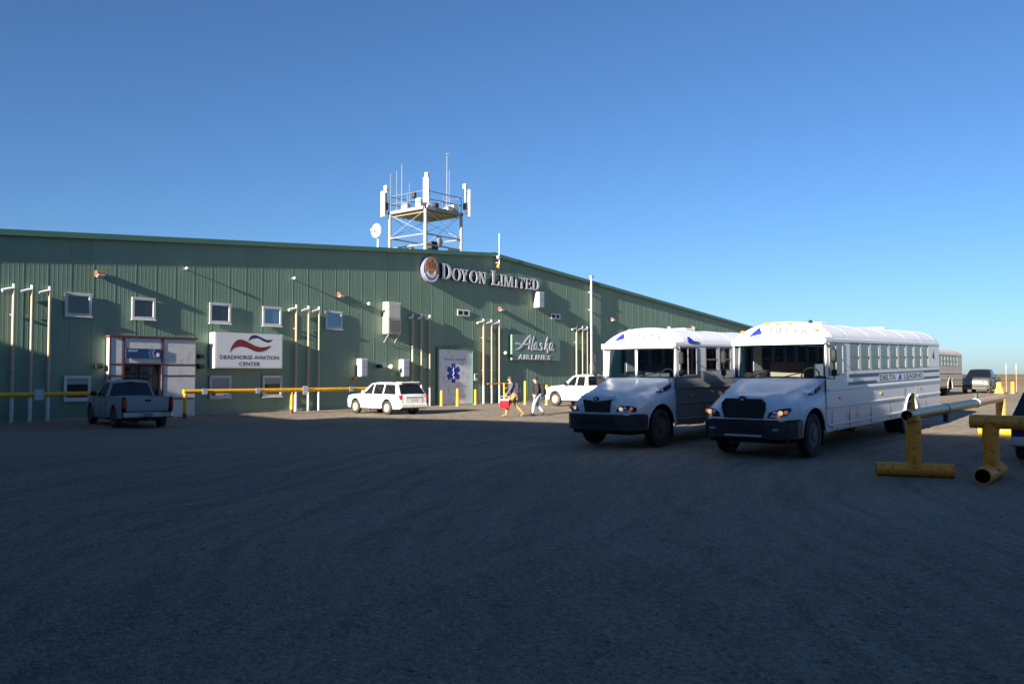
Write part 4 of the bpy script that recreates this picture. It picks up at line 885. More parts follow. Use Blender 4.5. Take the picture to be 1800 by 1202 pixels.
    for x, y in ((4.6, .0), (10.2, 0)):
        MB().box((x - .32, y - .32, ZR + rz_(y) - .02), (x + .32, y + .32, ZR + rz_(y) + .07), .03).build('roof_hatch', MT['steel_white'], ro)
    MB().lathe([(0, .06), (.08, .05), (.12, .001)], (2.9, -.55, ZR + rz_(.55) - .01), 'z', 10).build('roof_beacon', MT['black'] if style == 'b' else MT['steel_white'], ro, 50)
    # ---- front cap
    def cap_pt(t, y, off=0.0):                        # t 0 at the lower lip .. 1 at the crown's rear edge
        a = t * math.pi / 2; k = math.sin(a) ** .8; w = 1.0 if t > .25 else .97 + .03 * t / .25
        x = 1.78 + .20 * (abs(y) / W) ** 2.4 + .85 * (1 - math.cos(a)) + (0 if t > 0 else 0)
        return Vector((x - off, y * w, 2.70 + (rz_(y, .60, W + .012) + .012) * k + off * .6))
    ts_ = [i / 14 for i in range(15)]; yc = [-(W + .01) * math.cos(math.pi * i / 30) for i in range(31)]
    rows = [[cap_pt(t, y) for y in yc] for t in ts_]
    rows = [[(p.x + .02, p.y * .98, 2.70 - .002) for p in rows[0]]] + rows
    cp = MB().grid(rows).build('front_cap', PC, o, 55)
    MB().grid([[(lerp, y, 2.697) for y in yc] for lerp in (2.02, 2.6)]).build('cap_underside', PC, cp)
    MB().grid([[(2.0, s * (W + .004), z), (2.62, s * (W + .004), z)] for s in (-1,) for z in (2.69, 2.86)]).build('cap_side', PC, cp)
    MB().grid([[(2.0, (W + .004), z), (2.62, (W + .004), z)] for z in (2.69, 2.86)]).build('cap_side', PC, cp)
    for y in (-.30, 0, .30) + ((-.95, .95) if style == 'b' else ()):
        p = cap_pt(.60 if abs(y) < .5 else .5, y); MB().box((p.x - .05, p.y - .055, p.z - .005), (p.x + .06, p.y + .055, p.z + .05), .015).build('marker_light', MT['amber'] if style == 'b' else MT['steel_white'], cp)
    def cap_uv(u, v, d): return tuple(cap_pt(.16 + v * .62, -u, .022))
    if style in 'ab':
        mb = MB(); lettering(mb, 'DELTA', .98, .30, lambda u, v, d: cap_uv(-.12 + u, v + .10, d), bold=.0); mb.build('lettering', MT['cap_ink'], cp)
        u0 = -.66
        mb = MB(); n = 5
        def tri(pts):
            a, b, c = (Vector(p) for p in pts); rows = []
            for i in range(n + 1):
                l, r_ = a.lerp(b, i / n), a.lerp(c, i / n); rows.append([cap_uv(*(l.lerp(r_, j / 4)), 0) for j in range(5)])
            mb.grid(rows)
        tri([(u0 + .22, .52), (u0, .04), (u0 + .36, .14)]); mb.build('logo_peak', MT['blue'], cp)
        mb = MB(); tri([(u0 + .46, .02), (u0 + .16, .05), (u0 + .20, -.06)]); mb.build('logo_base', mat('teal_ink', (0.12, 0.45, 0.45), .5, var=0), cp)
    # ---- windscreen
    def ws(y, z, off=0): return (1.98 + .20 * (abs(y) / 1.15) ** 2.4 + (z - 1.9) * .02 - off + (2.72 - z) * -.03, y, z)
    yw = [-1.15 + 2.3 * i / 24 for i in range(25)]
    wsg = MB().grid([[ws(y, z) for y in yw] for z in (1.86, 2.1, 2.4, 2.70)]).build('windscreen', MT['shield_glass'], o, 60)
    for s in (-1, 1):
        MB().tube([ws(s * 1.16, 1.84, .0), ws(s * 1.16, 2.71, .0)], .045, 8).build('screen_post', MT['black'] if style == 'b' else PC, wsg)
    if style == 'a': MB().box((1.955, -.035, 1.86), (2.01, .035, 2.70), .01).build('screen_divider', PC, wsg)
    MB().tube([ws(y, 1.865, .01) for y in yw], .03, 6).build('lower_gasket', MT['black'], wsg); MB().tube([ws(y, 2.69, .008) for y in yw], .028, 6).build('upper_gasket', MT['black'] if style == 'b' else MT['tan_pipe'], wsg)
    for y0, y1 in ((-.15, -.75), (.75, .2)):
        MB().tube([ws(y0, 1.87, .06), ws((y0 + y1) / 2, 1.95, .05), ws(y1, 2.02, .04)], .014, 6).build('wiper', MT['black'], wsg)
    MB().box((2.03, -1.17, 1.55), (2.12, 1.17, 1.855)).build('cowl', P, o)
    # ---- interior
    seat_m = MT['seat_tan'] if style == 'b' else MT['seat']
    it = MB().box((2.12, -1.16, .95), (Lb - .05, 1.16, 1.02)).build('floor', MT['dark_metal'], o)
    MB().box((2.10, -1.1, 1.0), (2.55, 1.1, 1.80), .06).build('dashboard', MT['black'], it)
    mb = MB(); mb.tube([(2.62 + .0 + .08 * math.sin(R(a)), -.62 + .23 * math.cos(R(a)), 1.90 + .21 * math.sin(R(a))) for a in range(0, 361, 24)], .018, 6); mb.build('steering_wheel', MT['black'], it)
    MB().box((3.05, -.85, 1.05), (3.5, -.4, 1.45), .06).box((3.45, -.85, 1.4), (3.60, -.4, 2.25), .06).build('driver_seat', MT['seat'], it)
    sm_ = MB().box((0, -.48, 0), (.45, .48, .14), .04).box((.34, -.48, .12), (.46, .48, .88), .05).mesh('seat', seat_m)
    for i in range(9):
        for s in (-1, 1): share('seat', sm_, it, (3.9 + i * .885, s * .66, 1.38))
    MB().grid([[(x, y, ZR + rz_(y, .42, W - .03) - .03) for y in ys] for x in (2.7, Lb - .1)]).build('ceiling', MT['lining'], it, 50)
    # ---- rear, underside
    re = MB().box((Lb - .03, -W + .02, .62), (Lb + .01, W - .02, ZR + .02)).build('rear_wall', P, o)
    MB().box((Lb + .011, -.42, .9), (Lb + .03, .42, 2.7), .01).build('rear_door', P, re); 
    for y in (-.82, .82): MB().box((Lb + .011, y - .28, 2.1), (Lb + .02, y + .28, 2.65)).build('rear_pane', MT['car_glass'], re)
    MB().box((Lb, -1.18, .55), (Lb + .14, 1.18, .80), .03).build('rear_bumper', MT['bumper'], o)
    MB().box((2.3, -.75, .55), (Lb - .3, .75, .95)).build('chassis', MT['black'], o)
    MB().box((3.0, -1.13, .50), (3.9, -.78, .70), .02).build('battery_box', MT['black'], o)
    # ---- wheels, mirrors
    for s in (-1, 1):
        wheel(o, FA, s * 1.03, RW, .28, s, MT['rim_dark'])
        wheel(o, RA, s * .98, RW, .27, s, MT['rim_dark'], True); wheel(o, RA, s * .66, RW, .27, s, MT['rim_dark'], True)
        MB().box((2.06, s * 1.0 - .12, .22), (2.075, s * 1.0 + .14, .62)).build('mud_flap', MT['rubber'], o)
        m = MB().tube([(2.14, s * 1.22, 1.86), (1.98, s * 1.44, 1.84), (1.98, s * 1.44, 2.62), (2.14, s * 1.22, 2.68)], .018, 6).build('mirror', MT['black'], o)
        MB().box((1.94, s * 1.37, 2.24), (2.02, s * 1.51, 2.58), .03).build('mirror_head', MT['black'], m); MB().box((1.94, s * 1.37, 1.92), (2.02, s * 1.51, 2.08), .03).build('lower_mirror', MT['black'], m)
        m = MB().tube([(.55, s * 1.0, 1.32), (.50, s * 1.22, 1.62), (.52, s * 1.30, 1.66)], .014, 6).build('crossview_mirror', MT['black'], o) if style == 'c' else None
    for s in (-1, 1):                                 # skirt seams, clearance lamps, fuel door
        for x in (3.75, 5.52, 7.29, 11.2): MB().box((x - .005, s * (W - .01), .58 if x < 8 else .70), (x + .005, s * (W + .003), 1.10)).build('panel_seam', MT['dark_metal'], bo)
        for x, z in ((3.0, 1.34), (6.4, 1.35), (10.6, 1.35)): MB().box((x - .05, s * (W - .01), z - .03), (x + .05, s * (W + .02), z + .03), .01).build('side_lamp', MT['amber'] if x < 10 else MT['red_lens'], bo)
        MB().box((4.35, s * (W - .01), .78), (4.80, s * (W + .006), 1.08), .004).build('fuel_door', PS, bo); MB().box((2.45, s * (W - .01), .60), (3.35, s * (W + .006), 1.05), .004).build('access_panel', PS, bo)
    # ---- stripe and lettering on the sides
    if style == 'b':
        for s in (-1, 1):
            yb = s * (W + .0015)
            for a, b, z0, z1 in ((3.70, 6.25, 1.84, 1.93), (3.70, 6.05, 1.64, 1.725), (11.0, Lb - .08, 1.86, 1.93), (11.0, Lb - .08, 1.645, 1.72), (6.25, 11.0, 1.895, 1.925), (6.05, 11.0, 1.64, 1.665)): MB().box((a, yb - s * .004, z0), (b, yb + s * .004, z1)).build('stripe', MT['stripe_blue'], bo)
            for body_, a, w in (('DELTA', 6.35, 1.55), ('LEASING', 8.75, 2.15)):
                mb = MB(); lettering(mb, body_, w, .16, lambda u, v, d: ((a + u) if s < 0 else (6.35 + 10.9 - a - u), yb + s * .003, 1.70 + v), bold=.02); mb.build('lettering', MT['side_ink'], bo)
            MB().prism([(8.12, 1.69), (8.50, 1.72), (8.36, 1.89)], lambda u, v, d: (u, d, v), yb, yb + s * .005).build('logo_peak', MT['blue'], bo)
            MB().prism([(12.15, 2.35), (12.45, 2.28), (12.34, 2.58)], lambda u, v, d: (u, d, v), s * (W + .002), s * (W + .006)).build('logo_peak', MT['navy'], bo)
    if style == 'a':
        for s in (-1, 1):
            MB().prism([(2.78, 0), (2.88, .16), (2.95, .16), (3.08, .05), (3.45, .02), (3.3, -.015), (2.85, -.015)], lambda u, v, d: (u, s * (W * .995 - v * .42 + d), ZR + .06 + v), 0.0, .03).build('logo_peak', MT['blue'], ro)
    return o

BW = (0.71, 0.75, 0.78)
MT['bus_white_b'] = body_paint('bus_white_paint', BW, (0.34, 0.30, 0.25), .5, 1.4, .6, .3, .03)
MT['bus_white_a'] = body_paint('bus_white_paint_dusty', BW, (0.16, 0.14, 0.12), .5, 1.5, .7, .3, .0)
MT['bus_side_a'] = body_paint('muddy_bus_side', (0.50, 0.52, 0.53), (0.20, 0.18, 0.16), 1.62, 2.02, 1.0, .28, .0, .0, .42)
MT['bus_clean'] = mat('bus_white_roof_paint', (0.78, 0.78, 0.78), .32, var=.03, dirt=(.6, .57, .52), dirt_amt=.08)
MT['bus_roof'] = mat('bus_roof_paint', (0.74, 0.74, 0.75), .35, var=.05, dirt=(.55, .52, .48), dirt_amt=.15)
MT['bus_rail'] = body_paint('bus_rail_paint', BW, (0.40, 0.36, 0.31), .5, 1.4, .5, .3)
MT['bus_tan'] = body_paint('bus_dusty_tan', (0.56, 0.50, 0.42), (0.33, 0.27, 0.20), .6, 2.2, .8, .5, .2)
MT['bumper'] = mat('black_bumper', (0.016, 0.017, 0.019), .45, spec=.4, dirt=(.07, .06, .05), dirt_amt=.3)
MT['sash'] = mat('bus_window_frame', (0.20, 0.20, 0.20), .45)
MT['seat'] = mat('grey_blue_vinyl', (0.045, 0.055, 0.075), .6)
MT['seat_tan'] = mat('tan_vinyl', (0.34, 0.24, 0.17), .55, var=.3, scale=.8)
MT['stripe_blue'] = mat('faded_stripe_blue', (0.035, 0.045, 0.15), .45, var=.1); MT['side_ink'] = mat('faded_side_ink', (0.13, 0.14, 0.22), .45, var=.1)
MT['lining'] = mat('bus_ceiling', (0.68, 0.68, 0.66), .6)
MT['cap_ink'] = mat('pale_grey_ink', (0.15, 0.15, 0.16), .5, var=0)
MT['lamp_housing'] = mat('headlamp_housing', (0.03, 0.03, 0.035), .15, spec=.8)
MT['lamp_clear'] = mat('clear_lens', (0.55, 0.58, 0.62), .08, metal=.6)
MT['lamp_lit'] = mat('lit_headlamp', (0.8, 0.7, 0.55), .15, emit=(1.0, .72, .45), emit_s=.22)
MT['amber_lit'] = mat('lit_amber_lamp', (0.8, 0.3, 0.1), .15, emit=(1.0, .25, .08), emit_s=.09)
bus_near = bus('shuttle_bus', 'white bus with a blue striped side and undivided windscreen, nearest the yellow barriers', (18.98, 8.62, 0.0), 0.017, 'b')
bus_left = bus('shuttle_bus', 'white bus with a mud-brown side and divided windscreen, left of the striped bus', (19.22, 12.90, 0.0), 0.014, 'a', R(-.8))
bus_far = bus('shuttle_bus', 'dusty tan bus parked far behind the striped bus', (55.3, 15.52, g(60, 15.5)), 0.0, 'c')
for b_ in (bus_near, bus_left, bus_far): b_['group'] = 'buses in the yard'
# ---------------------------------------------------------------- cars and pickups (same local axes as the buses)
def vehicle(name, label, cat, loc, rz, paint, kind, Lc, opts=None):
    """kind: suv / pickup. Lofted lower body with wheel arches, separate greenhouse, glass, lamps, wheels."""
    op = dict(rim='rim_light', bed_load=False, trim='black'); op.update(opts or {})
    o = empty(name, loc, rz, label, cat); P = MT[paint]
    W, r = 1.0, .41
    if kind == 'suv': FA, RA, belt = .98, 4.10, 1.12
    else: FA, RA, belt = .98, 4.68, 1.18
    hoodz = 1.16 if kind == 'suv' else 1.22
    xs = [0, .02, .06, .12, .2, .32, .45] + [.5 + .06 * i for i in range(int((Lc - .9) / .06))]; xs = [x for x in xs if x < Lc - .32] + [Lc - .3, Lc - .16, Lc - .08, Lc - .03, Lc]
    body_end = Lc if kind == 'suv' else 3.62
    ttop = [(0, .88), (.05, 1.0), (.18, 1.08), (.6, hoodz - .03), (1.45, hoodz + .03), (1.7, belt), (Lc - .1, belt), (Lc, belt - .06)]
    tw_ = [(0, .80), (.06, .90), (.2, .955), (.6, .99), (Lc - .4, .99), (Lc - .12, .965), (Lc, .90)]
    rows = []
    for x in [x for x in xs if x <= body_end] + ([] if kind == 'suv' else [body_end]):
        w = lerp_tab(tw_, x); zt = lerp_tab(ttop, x); lo = .36 if x < Lc - .05 else .42
        zb = arch(x, FA, .50, r, lo) if x < 2.5 else arch(x, RA, .50, r, lo)
        half = [(w - .03, zb), (w, max(zb + .01, .62)), (w + .005, max(zb + .02, .80)), (w - .01, zt - .14), (w - .05, zt - .03), (w - .14, zt), (w * .5, zt + .025)]
        rows.append([(x, -y, z) for y, z in half] + [(x, 0, zt + .035)] + [(x, y, z) for y, z in reversed(half)])
    mb = MB().grid(rows); mb.add(rows[0], [tuple(range(len(rows[0])))]); mb.add(rows[-1], [tuple(range(len(rows[-1])))])
    bo = mb.build('body', P, o, 45)
    # greenhouse
    if kind == 'suv': st = [(1.45, .80, belt), (2.32, .72, 1.76), (2.9, .73, 1.83), (4.3, .72, 1.82), (Lc - .55, .69, 1.77), (Lc - .06, .80, belt)]
    else: st = [(1.50, .80, belt), (2.28, .72, 1.80), (2.7, .72, 1.87), (3.2, .72, 1.86), (3.38, .70, 1.82), (3.60, .80, belt)]
    Wb = .95
    # side outline polygon (x, z) and half widths by height
    outl = [(x, z) for x, _, z in st]; ztop = max(z for _, z in outl)
    def yy(z): return Wb - (Wb - .72) * max(0, (z - belt)) / (ztop - belt)
    mb = MB(); n = len(outl); crn = []
    L_ = [(x, -yy(z), z) for x, z in outl]; Rr = [(x, yy(z), z) for x, z in outl]
    M1 = [(x, -yy(z) * .55, z + (.035 if 0 < i < n - 1 else .02)) for i, (x, z) in enumerate(outl)]; M2 = [(x, -y, z) for x, y, z in M1]
    mb.grid([L_, M1, M2, Rr]); mb.add(L_, [tuple(range(n))]); mb.add(Rr, [tuple(range(n))]); ch = mb.build('cab', P, o, 40)
    def side_glass(poly, nm='side_window'):
        for s in (-1, 1): 
            mb = MB(); mb.prism(poly, lambda u, v, d: (u, s * (yy(v) + d), v), -.02, .008); mb.build(nm, MT['car_glass'], o)
    zt = ztop - .10
    if kind == 'suv':
        side_glass([(1.92, belt + .05), (2.62, belt + .05), (2.62, zt), (2.42, zt - .01), (2.0, belt + .22)]); side_glass([(2.72, belt + .05), (3.62, belt + .05), (3.62, zt), (2.72, zt)]); side_glass([(3.74, belt + .05), (Lc - .42, belt + .05), (Lc - .72, zt - .01), (3.74, zt)])
    else:
        side_glass([(1.98, belt + .05), (2.62, belt + .05), (2.62, zt), (2.38, zt - .01), (2.04, belt + .2)]); side_glass([(2.72, belt + .05), (3.36, belt + .05), (3.26, zt), (2.72, zt)])
    def slope_glass(i0, i1, t0, t1, wk, nm, off):
        (x0, _, z0), (x1, _, z1) = st[i0], st[i1]; a = (x0 + (x1 - x0) * t0, z0 + (z1 - z0) * t0); b = (x0 + (x1 - x0) * t1, z0 + (z1 - z0) * t1)
        nx, nz = (z1 - z0), -(x1 - x0); l = math.hypot(nx, nz); nx, nz = nx / l * off, nz / l * off
        rows = []
        for (x, z) in (a, ((a[0] + b[0]) / 2, (a[1] + b[1]) / 2), b):
            w = yy(z) - wk; rows.append([(x + nx - .0, w * k, z + nz + .035 * (1 - k * k)) for k in (-1, -.5, 0, .5, 1)])
        MB().grid(rows).build(nm, MT['car_glass'], o, 60)
    slope_glass(0, 1, .06, .94, .06, 'windscreen', -.02); slope_glass(len(st) - 1, len(st) - 2, .08, .90, .08, 'rear_window', .02)
    # door lines, handles, mirrors
    for s in (-1, 1):
        for x in ((1.62, 2.68, 3.66) if kind == 'suv' else (1.62, 2.68, 3.52)): MB().box((x - .006, s * .985, .45), (x + .006, s * .999, belt - .06)).build('door_seam', MT['dark_metal'], bo)
        for x in (2.5, 3.45 if kind == 'suv' else 3.36): MB().box((x - .09, s * .985, belt - .20), (x + .09, s * 1.02, belt - .16), .01).build('door_handle', P, bo)
        m = MB().box((1.88, s * .96, belt + .05), (2.02, s * 1.20, belt + .25), .04).build('wing_mirror', MT[op['trim']], o)
        MB().box((FA + .55, s * .93, .30), (RA - .55, s * 1.05, .36), .02).build('running_board', MT['black'], o)
        # lamps
        MB().box((.02, s * .66 - .18, .86), (.14, s * .66 + .20, .98), .03).build('headlight', MT['lamp_clear'], o)
        if kind == 'suv': t = MB().box((Lc - .22, s * .90 - .04, .86), (Lc + .005, s * .90 + .105, 1.13), .03).build('tail_light', MT['red_lens'], o)
        else: t = MB().box((Lc - .12, s * .90 - .03, .80), (Lc + .012, s * .90 + .105, 1.14), .02).build('tail_light', MT['red_lens'], o)
        wheel(o, FA, s * .87, r, .27, s, MT[op['rim']], n=22); wheel(o, RA, s * .87, r, .27, s, MT[op['rim']], n=22)
        for cx in (FA, RA):
            mb = MB(); mb.grid([[(cx + .48 * math.cos(R(a)), s * q, r + .48 * math.sin(R(a))) for a in range(-5, 186, 19)] for q in (.5, .965)]); mb.build('wheel_well', MT['black'], bo)
    gr = MB().prism([(-.62, .72), (.62, .72), (.66, .96), (-.66, .96)], lambda u, v, d: (d, u, v), -.02, .08).build('grille', MT['black'], o)
    for z in (.78, .85, .91): MB().box((-.03, -.6, z), (-.021, .6, z + .02)).build('grille_bar', MT['galv'], gr)
    MB().box((-.06, -.92, .40), (.12, .92, .66), .05).build('front_bumper', MT['bumper'], o); MB().box((Lc - .08, -.94, .42), (Lc + .10, .94, .66), .05).build('rear_bumper', (MT[op['bumper']] if 'bumper' in op else P) if kind == 'suv' else MT['chrome'], o)
    MB().box((.6, -.6, .28), (Lc - .3, .6, .45)).build('underbody', MT['black'], o)
    if kind == 'suv':
        MB().box((Lc - .04, -.62, .60), (Lc + .015, .62, 1.08), .02).build('tailgate', P, o); MB().box((Lc + .016, -.26, .78), (Lc + .024, .26, .92), .004).build('number_plate', MT['plate'], o)
        MB().box((Lc - .75, -.66, ztop - .02), (Lc - .30, .66, ztop + .045), .02).build('spoiler', P, o); MB().box((Lc + .0165, -.55, .95), (Lc + .022, .55, 1.05), .004).build('tailgate_trim', MT['galv'], o)
        for s in (-1, 1): MB().tube([(2.5, s * .62, ztop + .02), (2.6, s * .62, ztop + .08), (4.2, s * .62, ztop + .08), (4.3, s * .62, ztop + .02)], .02, 6).build('roof_rail', MT['black'], o)
        for x in (2.8, 3.9): MB().box((x - .04, -.64, ztop + .06), (x + .04, .64, ztop + .10), .01).build('cross_bar', MT['black'], o)
    else:
        bz = 1.24
        for s in (-1, 1):
            lo = []; mid = []; hi = []
            for x in [3.66 + .05 * i for i in range(int((Lc - 3.70) / .05) + 1)] + [Lc - .02]:
                zb = arch(x, RA, .50, r, .40); w = .99 if x < Lc - .15 else .965; lo.append((x, s * (w - .02), zb)); mid.append((x, s * w, max(.82, zb + .02))); hi.append((x, s * (w - .02), bz))
            inn = [(x, s * .84, bz + .0) for x, _, _ in hi]; dn = [(x, s * .82, .80) for x, _, _ in hi]
            MB().grid([lo, mid, hi, inn, dn]).build('bed_side', P, o, 40)
        MB().box((3.66, -.82, .74), (Lc - .05, .82, .80)).build('bed_floor', MT['black'], o); MB().box((3.64, -.97, .5), (3.70, .97, bz), .01).build('bed_front', P, o)
        t = MB().box((Lc - .06, -.80, .68), (Lc, .80, bz - .01), .02).build('tailgate', P, o)
        MB().box((Lc + .001, -.11, 1.06), (Lc + .018, .11, 1.14), .006).build('tailgate_handle', MT['black'], t); MB().box((Lc + .001, -.62, .80), (Lc + .008, .62, .86), .003).build('tailgate_crease', P, t)
        MB().box((Lc + .101, -.17, .47), (Lc + .11, .17, .60), .003).build('number_plate', MT['plate_red'], o); MB().box((Lc - .01, -.06, .30), (Lc + .2, .06, .42), .01).build('tow_hitch', MT['black'], o)
        MB().box((3.50, -.14, 1.80), (3.53, .14, 1.84)).build('brake_light', MT['red_lens'], o)
    return o
MT['chrome'] = mat('dull_chrome', (0.40, 0.41, 0.42), .3, metal=.8, dirt=(.2, .17, .14), dirt_amt=.3)
MT['plate_red'] = mat('faded_orange_plate', (0.40, 0.16, 0.10), .5)
MT['paint_silver'] = body_paint('silver_paint', (0.28, 0.29, 0.31), (0.15, 0.13, 0.11), .3, 1.0, .7, .35, .05)
MT['paint_white'] = body_paint('white_paint', (0.74, 0.73, 0.70), (0.46, 0.38, 0.29), .3, 1.2, .6, .35, .05)
MT['paint_navy'] = body_paint('navy_paint', (0.010, 0.016, 0.045), (0.12, 0.11, 0.10), .3, .8, .6, .25)
MT['paint_black'] = body_paint('black_paint', (0.02, 0.022, 0.028), (0.44, 0.40, 0.34), .5, 1.35, .85, .25, .0, -.1, .45)
def put(o, s): o.scale = (s, s, s); return o
put(vehicle('pickup_truck', 'silver pickup seen from behind, parked at the entrance in shade', 'pickup', (16.78, 35.75, 0), R(-101.4), 'paint_silver', 'pickup', 5.9, dict(rim='rim_dark')), .93)
put(vehicle('sport_utility_car', 'white dusty car with roof rack and red tail lights, nosed towards the wall', 'car', (29.37, 34.63, 0), R(-96.1), 'paint_white', 'suv', 5.33, dict(trim='paint_white')), .86)
wp = put(vehicle('pickup_truck', 'white pickup half hidden behind the muddy-sided bus', 'pickup', (42.53, 31.75, g(42.5, 30)), R(-97.6), 'paint_white', 'pickup', 5.9), 1.0)
put(vehicle('pickup_truck', 'black pickup with dusty front facing the yard, far right behind the buses', 'pickup', (73.5, 14.5, g(74, 14)), R(1.5), 'paint_black', 'pickup', 5.9), .98)
put(vehicle('parked_car', 'dark blue car cut off by the right edge of the picture', 'car', (26.0, 2.72, g(24, 2.6)), R(180), 'paint_navy', 'suv', 5.33, dict(trim='paint_navy', bumper='unit_grey2')), .86)
# load in the white pickup's bed
tb_ = empty('tool_box', (42.53 - .13 * 4.2, 31.75 - .99 * 4.3, g(42, 27) + .80), R(-97.6), 'black box and coil standing in the white pickup bed', 'box')
MB().box((-.35, -.6, 0), (.35, .6, .85), .04).build('case', MT['black'], tb_); MB().box((-.36, -.62, .855), (.36, .62, .95), .02).build('lid', MT['dark_metal'], tb_)
MB().tube([(.1 + .26 * math.cos(R(a)), .1 + .26 * math.sin(R(a)), 1.02 + a * .0001) for a in range(0, 721, 24)], .05, 6).build('coil', MT['rubber'], tb_, 60)

# ---------------------------------------------------------------- yellow pipe barriers, right foreground
def rnd(p, q, t): return tuple(a + (b - a) * t for a, b in zip(p, q))
ba = empty('pipe_barrier', (17.9, 4.62, 0), 0, 'yellow pipe barrier on a T-shaped foot, its rail running back past the bus', 'barrier', 'yellow pipe barriers in the yard')
MB().pipe((-.235, .64, .135), (.235, -.66, .135), .135, .115, 20, .5).build('foot', [MT['yellow_worn'], MT['bore']], ba, 40)
MB().tube([(0, 0, .12), (0, 0, 1.10)], .142, 20).build('post', MT['yellow_worn'], ba, 40)
MB().pipe((-.30, .04, 1.19), (11.6, .46, 1.27), .112, .096, 20, .5).build('rail', [MT['rail_weathered'], MT['bore']], ba, 40)
MB().tube([(0, 0, 1.09), (0, 0, 1.20)], [.142, .10], 20).build('saddle', MT['yellow_worn'], ba, 40)
MB().tube([(.06, .02, 1.28), (.06, .02, 1.62)], [.045, .028], 10).build('marker_stub', MT['yellow'], ba, 40)
def weld(parent, pts, r=.014): MB().tube(pts, r, 6).build('weld_bead', MT['yellow_worn'], parent, 60)
weld(ba, [(.146 * math.cos(R(a)), .146 * math.sin(R(a)), .175 + .07 * abs(math.sin(R(a - 20)))) for a in range(0, 361, 20)], .018); weld(ba, [(.144 * math.cos(R(a)), .144 * math.sin(R(a)), 1.10) for a in range(0, 361, 20)])
gp2 = g(29.2, 5.0)
MB().tube([(11.25, .44, gp2 + .1), (11.25, .44, 1.26)], .14, 18).build('post', MT['rail_weathered'], ba, 40)
MB().pipe((11.05, 1.05, gp2 + .13), (11.45, -.2, gp2 + .13), .13, .11, 18, .4).build('foot', [MT['yellow'], MT['bore']], ba, 40)
for x in (3.3, 7.1):
    z = 1.19 + .08 * x / 11.6; y = .04 + .42 * x / 11.6
    MB().tube([(x - .05, y, z), (x + .05, y, z)], .125, 18).build('collar', MT['clamp_blue'] if 'clamp_blue' in MT else MT['galv'], ba, 40); MB().box((x - .05, y - .05, z + (-.30 if x < 5 else .115)), (x + .05, y + .05, z + (-.115 if x < 5 else .26)), .01).build('socket_box', MT['dark_metal'], ba)
bb2 = empty('pipe_barrier', (18.15, 3.33, 0), 0, 'yellow pipe barrier with its rail leaving the right edge, open pipe end in front', 'barrier', 'yellow pipe barriers in the yard')
MB().pipe((-.78, .0, .15), (.85, .02, .15), .15, .128, 22, .5).build('foot', [MT['yellow_worn'], MT['bore']], bb2, 40)
MB().tube([(0, 0, .15), (0, 0, 1.06)], .142, 20).build('post', MT['yellow_worn'], bb2, 40)
weld(bb2, [(.146 * math.cos(R(a)), .146 * math.sin(R(a)), .20 + .08 * abs(math.cos(R(a)))) for a in range(0, 361, 20)], .018); weld(bb2, [(.146 * math.cos(R(a)), .146 * math.sin(R(a)), .99 + .05 * abs(math.cos(R(a)))) for a in range(0, 361, 20)], .016)
MB().pipe((0, .34, 1.10), (0, -6.0, 1.10), .128, .11, 20, .5).build('rail', [MT['yellow_worn'], MT['bore']], bb2, 40)
MB().tube([(0, -5.6, .1), (0, -5.6, 1.06)], .142, 20).build('post', MT['yellow_worn'], bb2, 40); MB().pipe((-.78, -5.6, .15), (.85, -5.6, .15), .15, .128, 22, .5).build('foot', [MT['yellow_worn'], MT['bore']], bb2, 40)
# far right: yellow block, yellow post, two orange whip markers
yb = empty('barrier_block', (74.6, 12.95, g(74, 13)), 0, 'short pale yellow barrier block beside the far black pickup', 'barrier')
MB().prism([(-.30, 0), (.30, 0), (.26, .25), (.16, .5), (.14, .85), (-.14, .85), (-.16, .5), (-.26, .25)], lambda u, v, d: (d, u, v), -.6, .6).build('block', MT['yellow'], yb); MB().box((-.2, -.32, -.01), (.2, .32, .06)).build('fork_slot', MT['black'], yb)
bollard(75.0, 12.2, .9, 'yellow post right of the far barrier block', .13)
for x, y, nm in ((74.9, 12.6, 'left orange whip marker by the far barrier block'), (75.1, 11.95, 'right orange whip marker by the far yellow post')):
    w_ = empty('whip_marker', (x, y, g(x, y)), 0, nm, 'marker'); MB().tube([(0, 0, 0), (0, 0, 2.3)], .014, 6).build('rod', mat('orange_rod', (0.70, 0.36, 0.24), .5), w_); MB().tube([(0, 0, 1.9), (0, 0, 2.05)], .018, 6).build('reflective_band', MT['white'], w_); MB().lathe([(0, .09), (.05, .08), (.08, .03)], (0, 0, 0), 'z', 12).build('foot', MT['black'], w_)

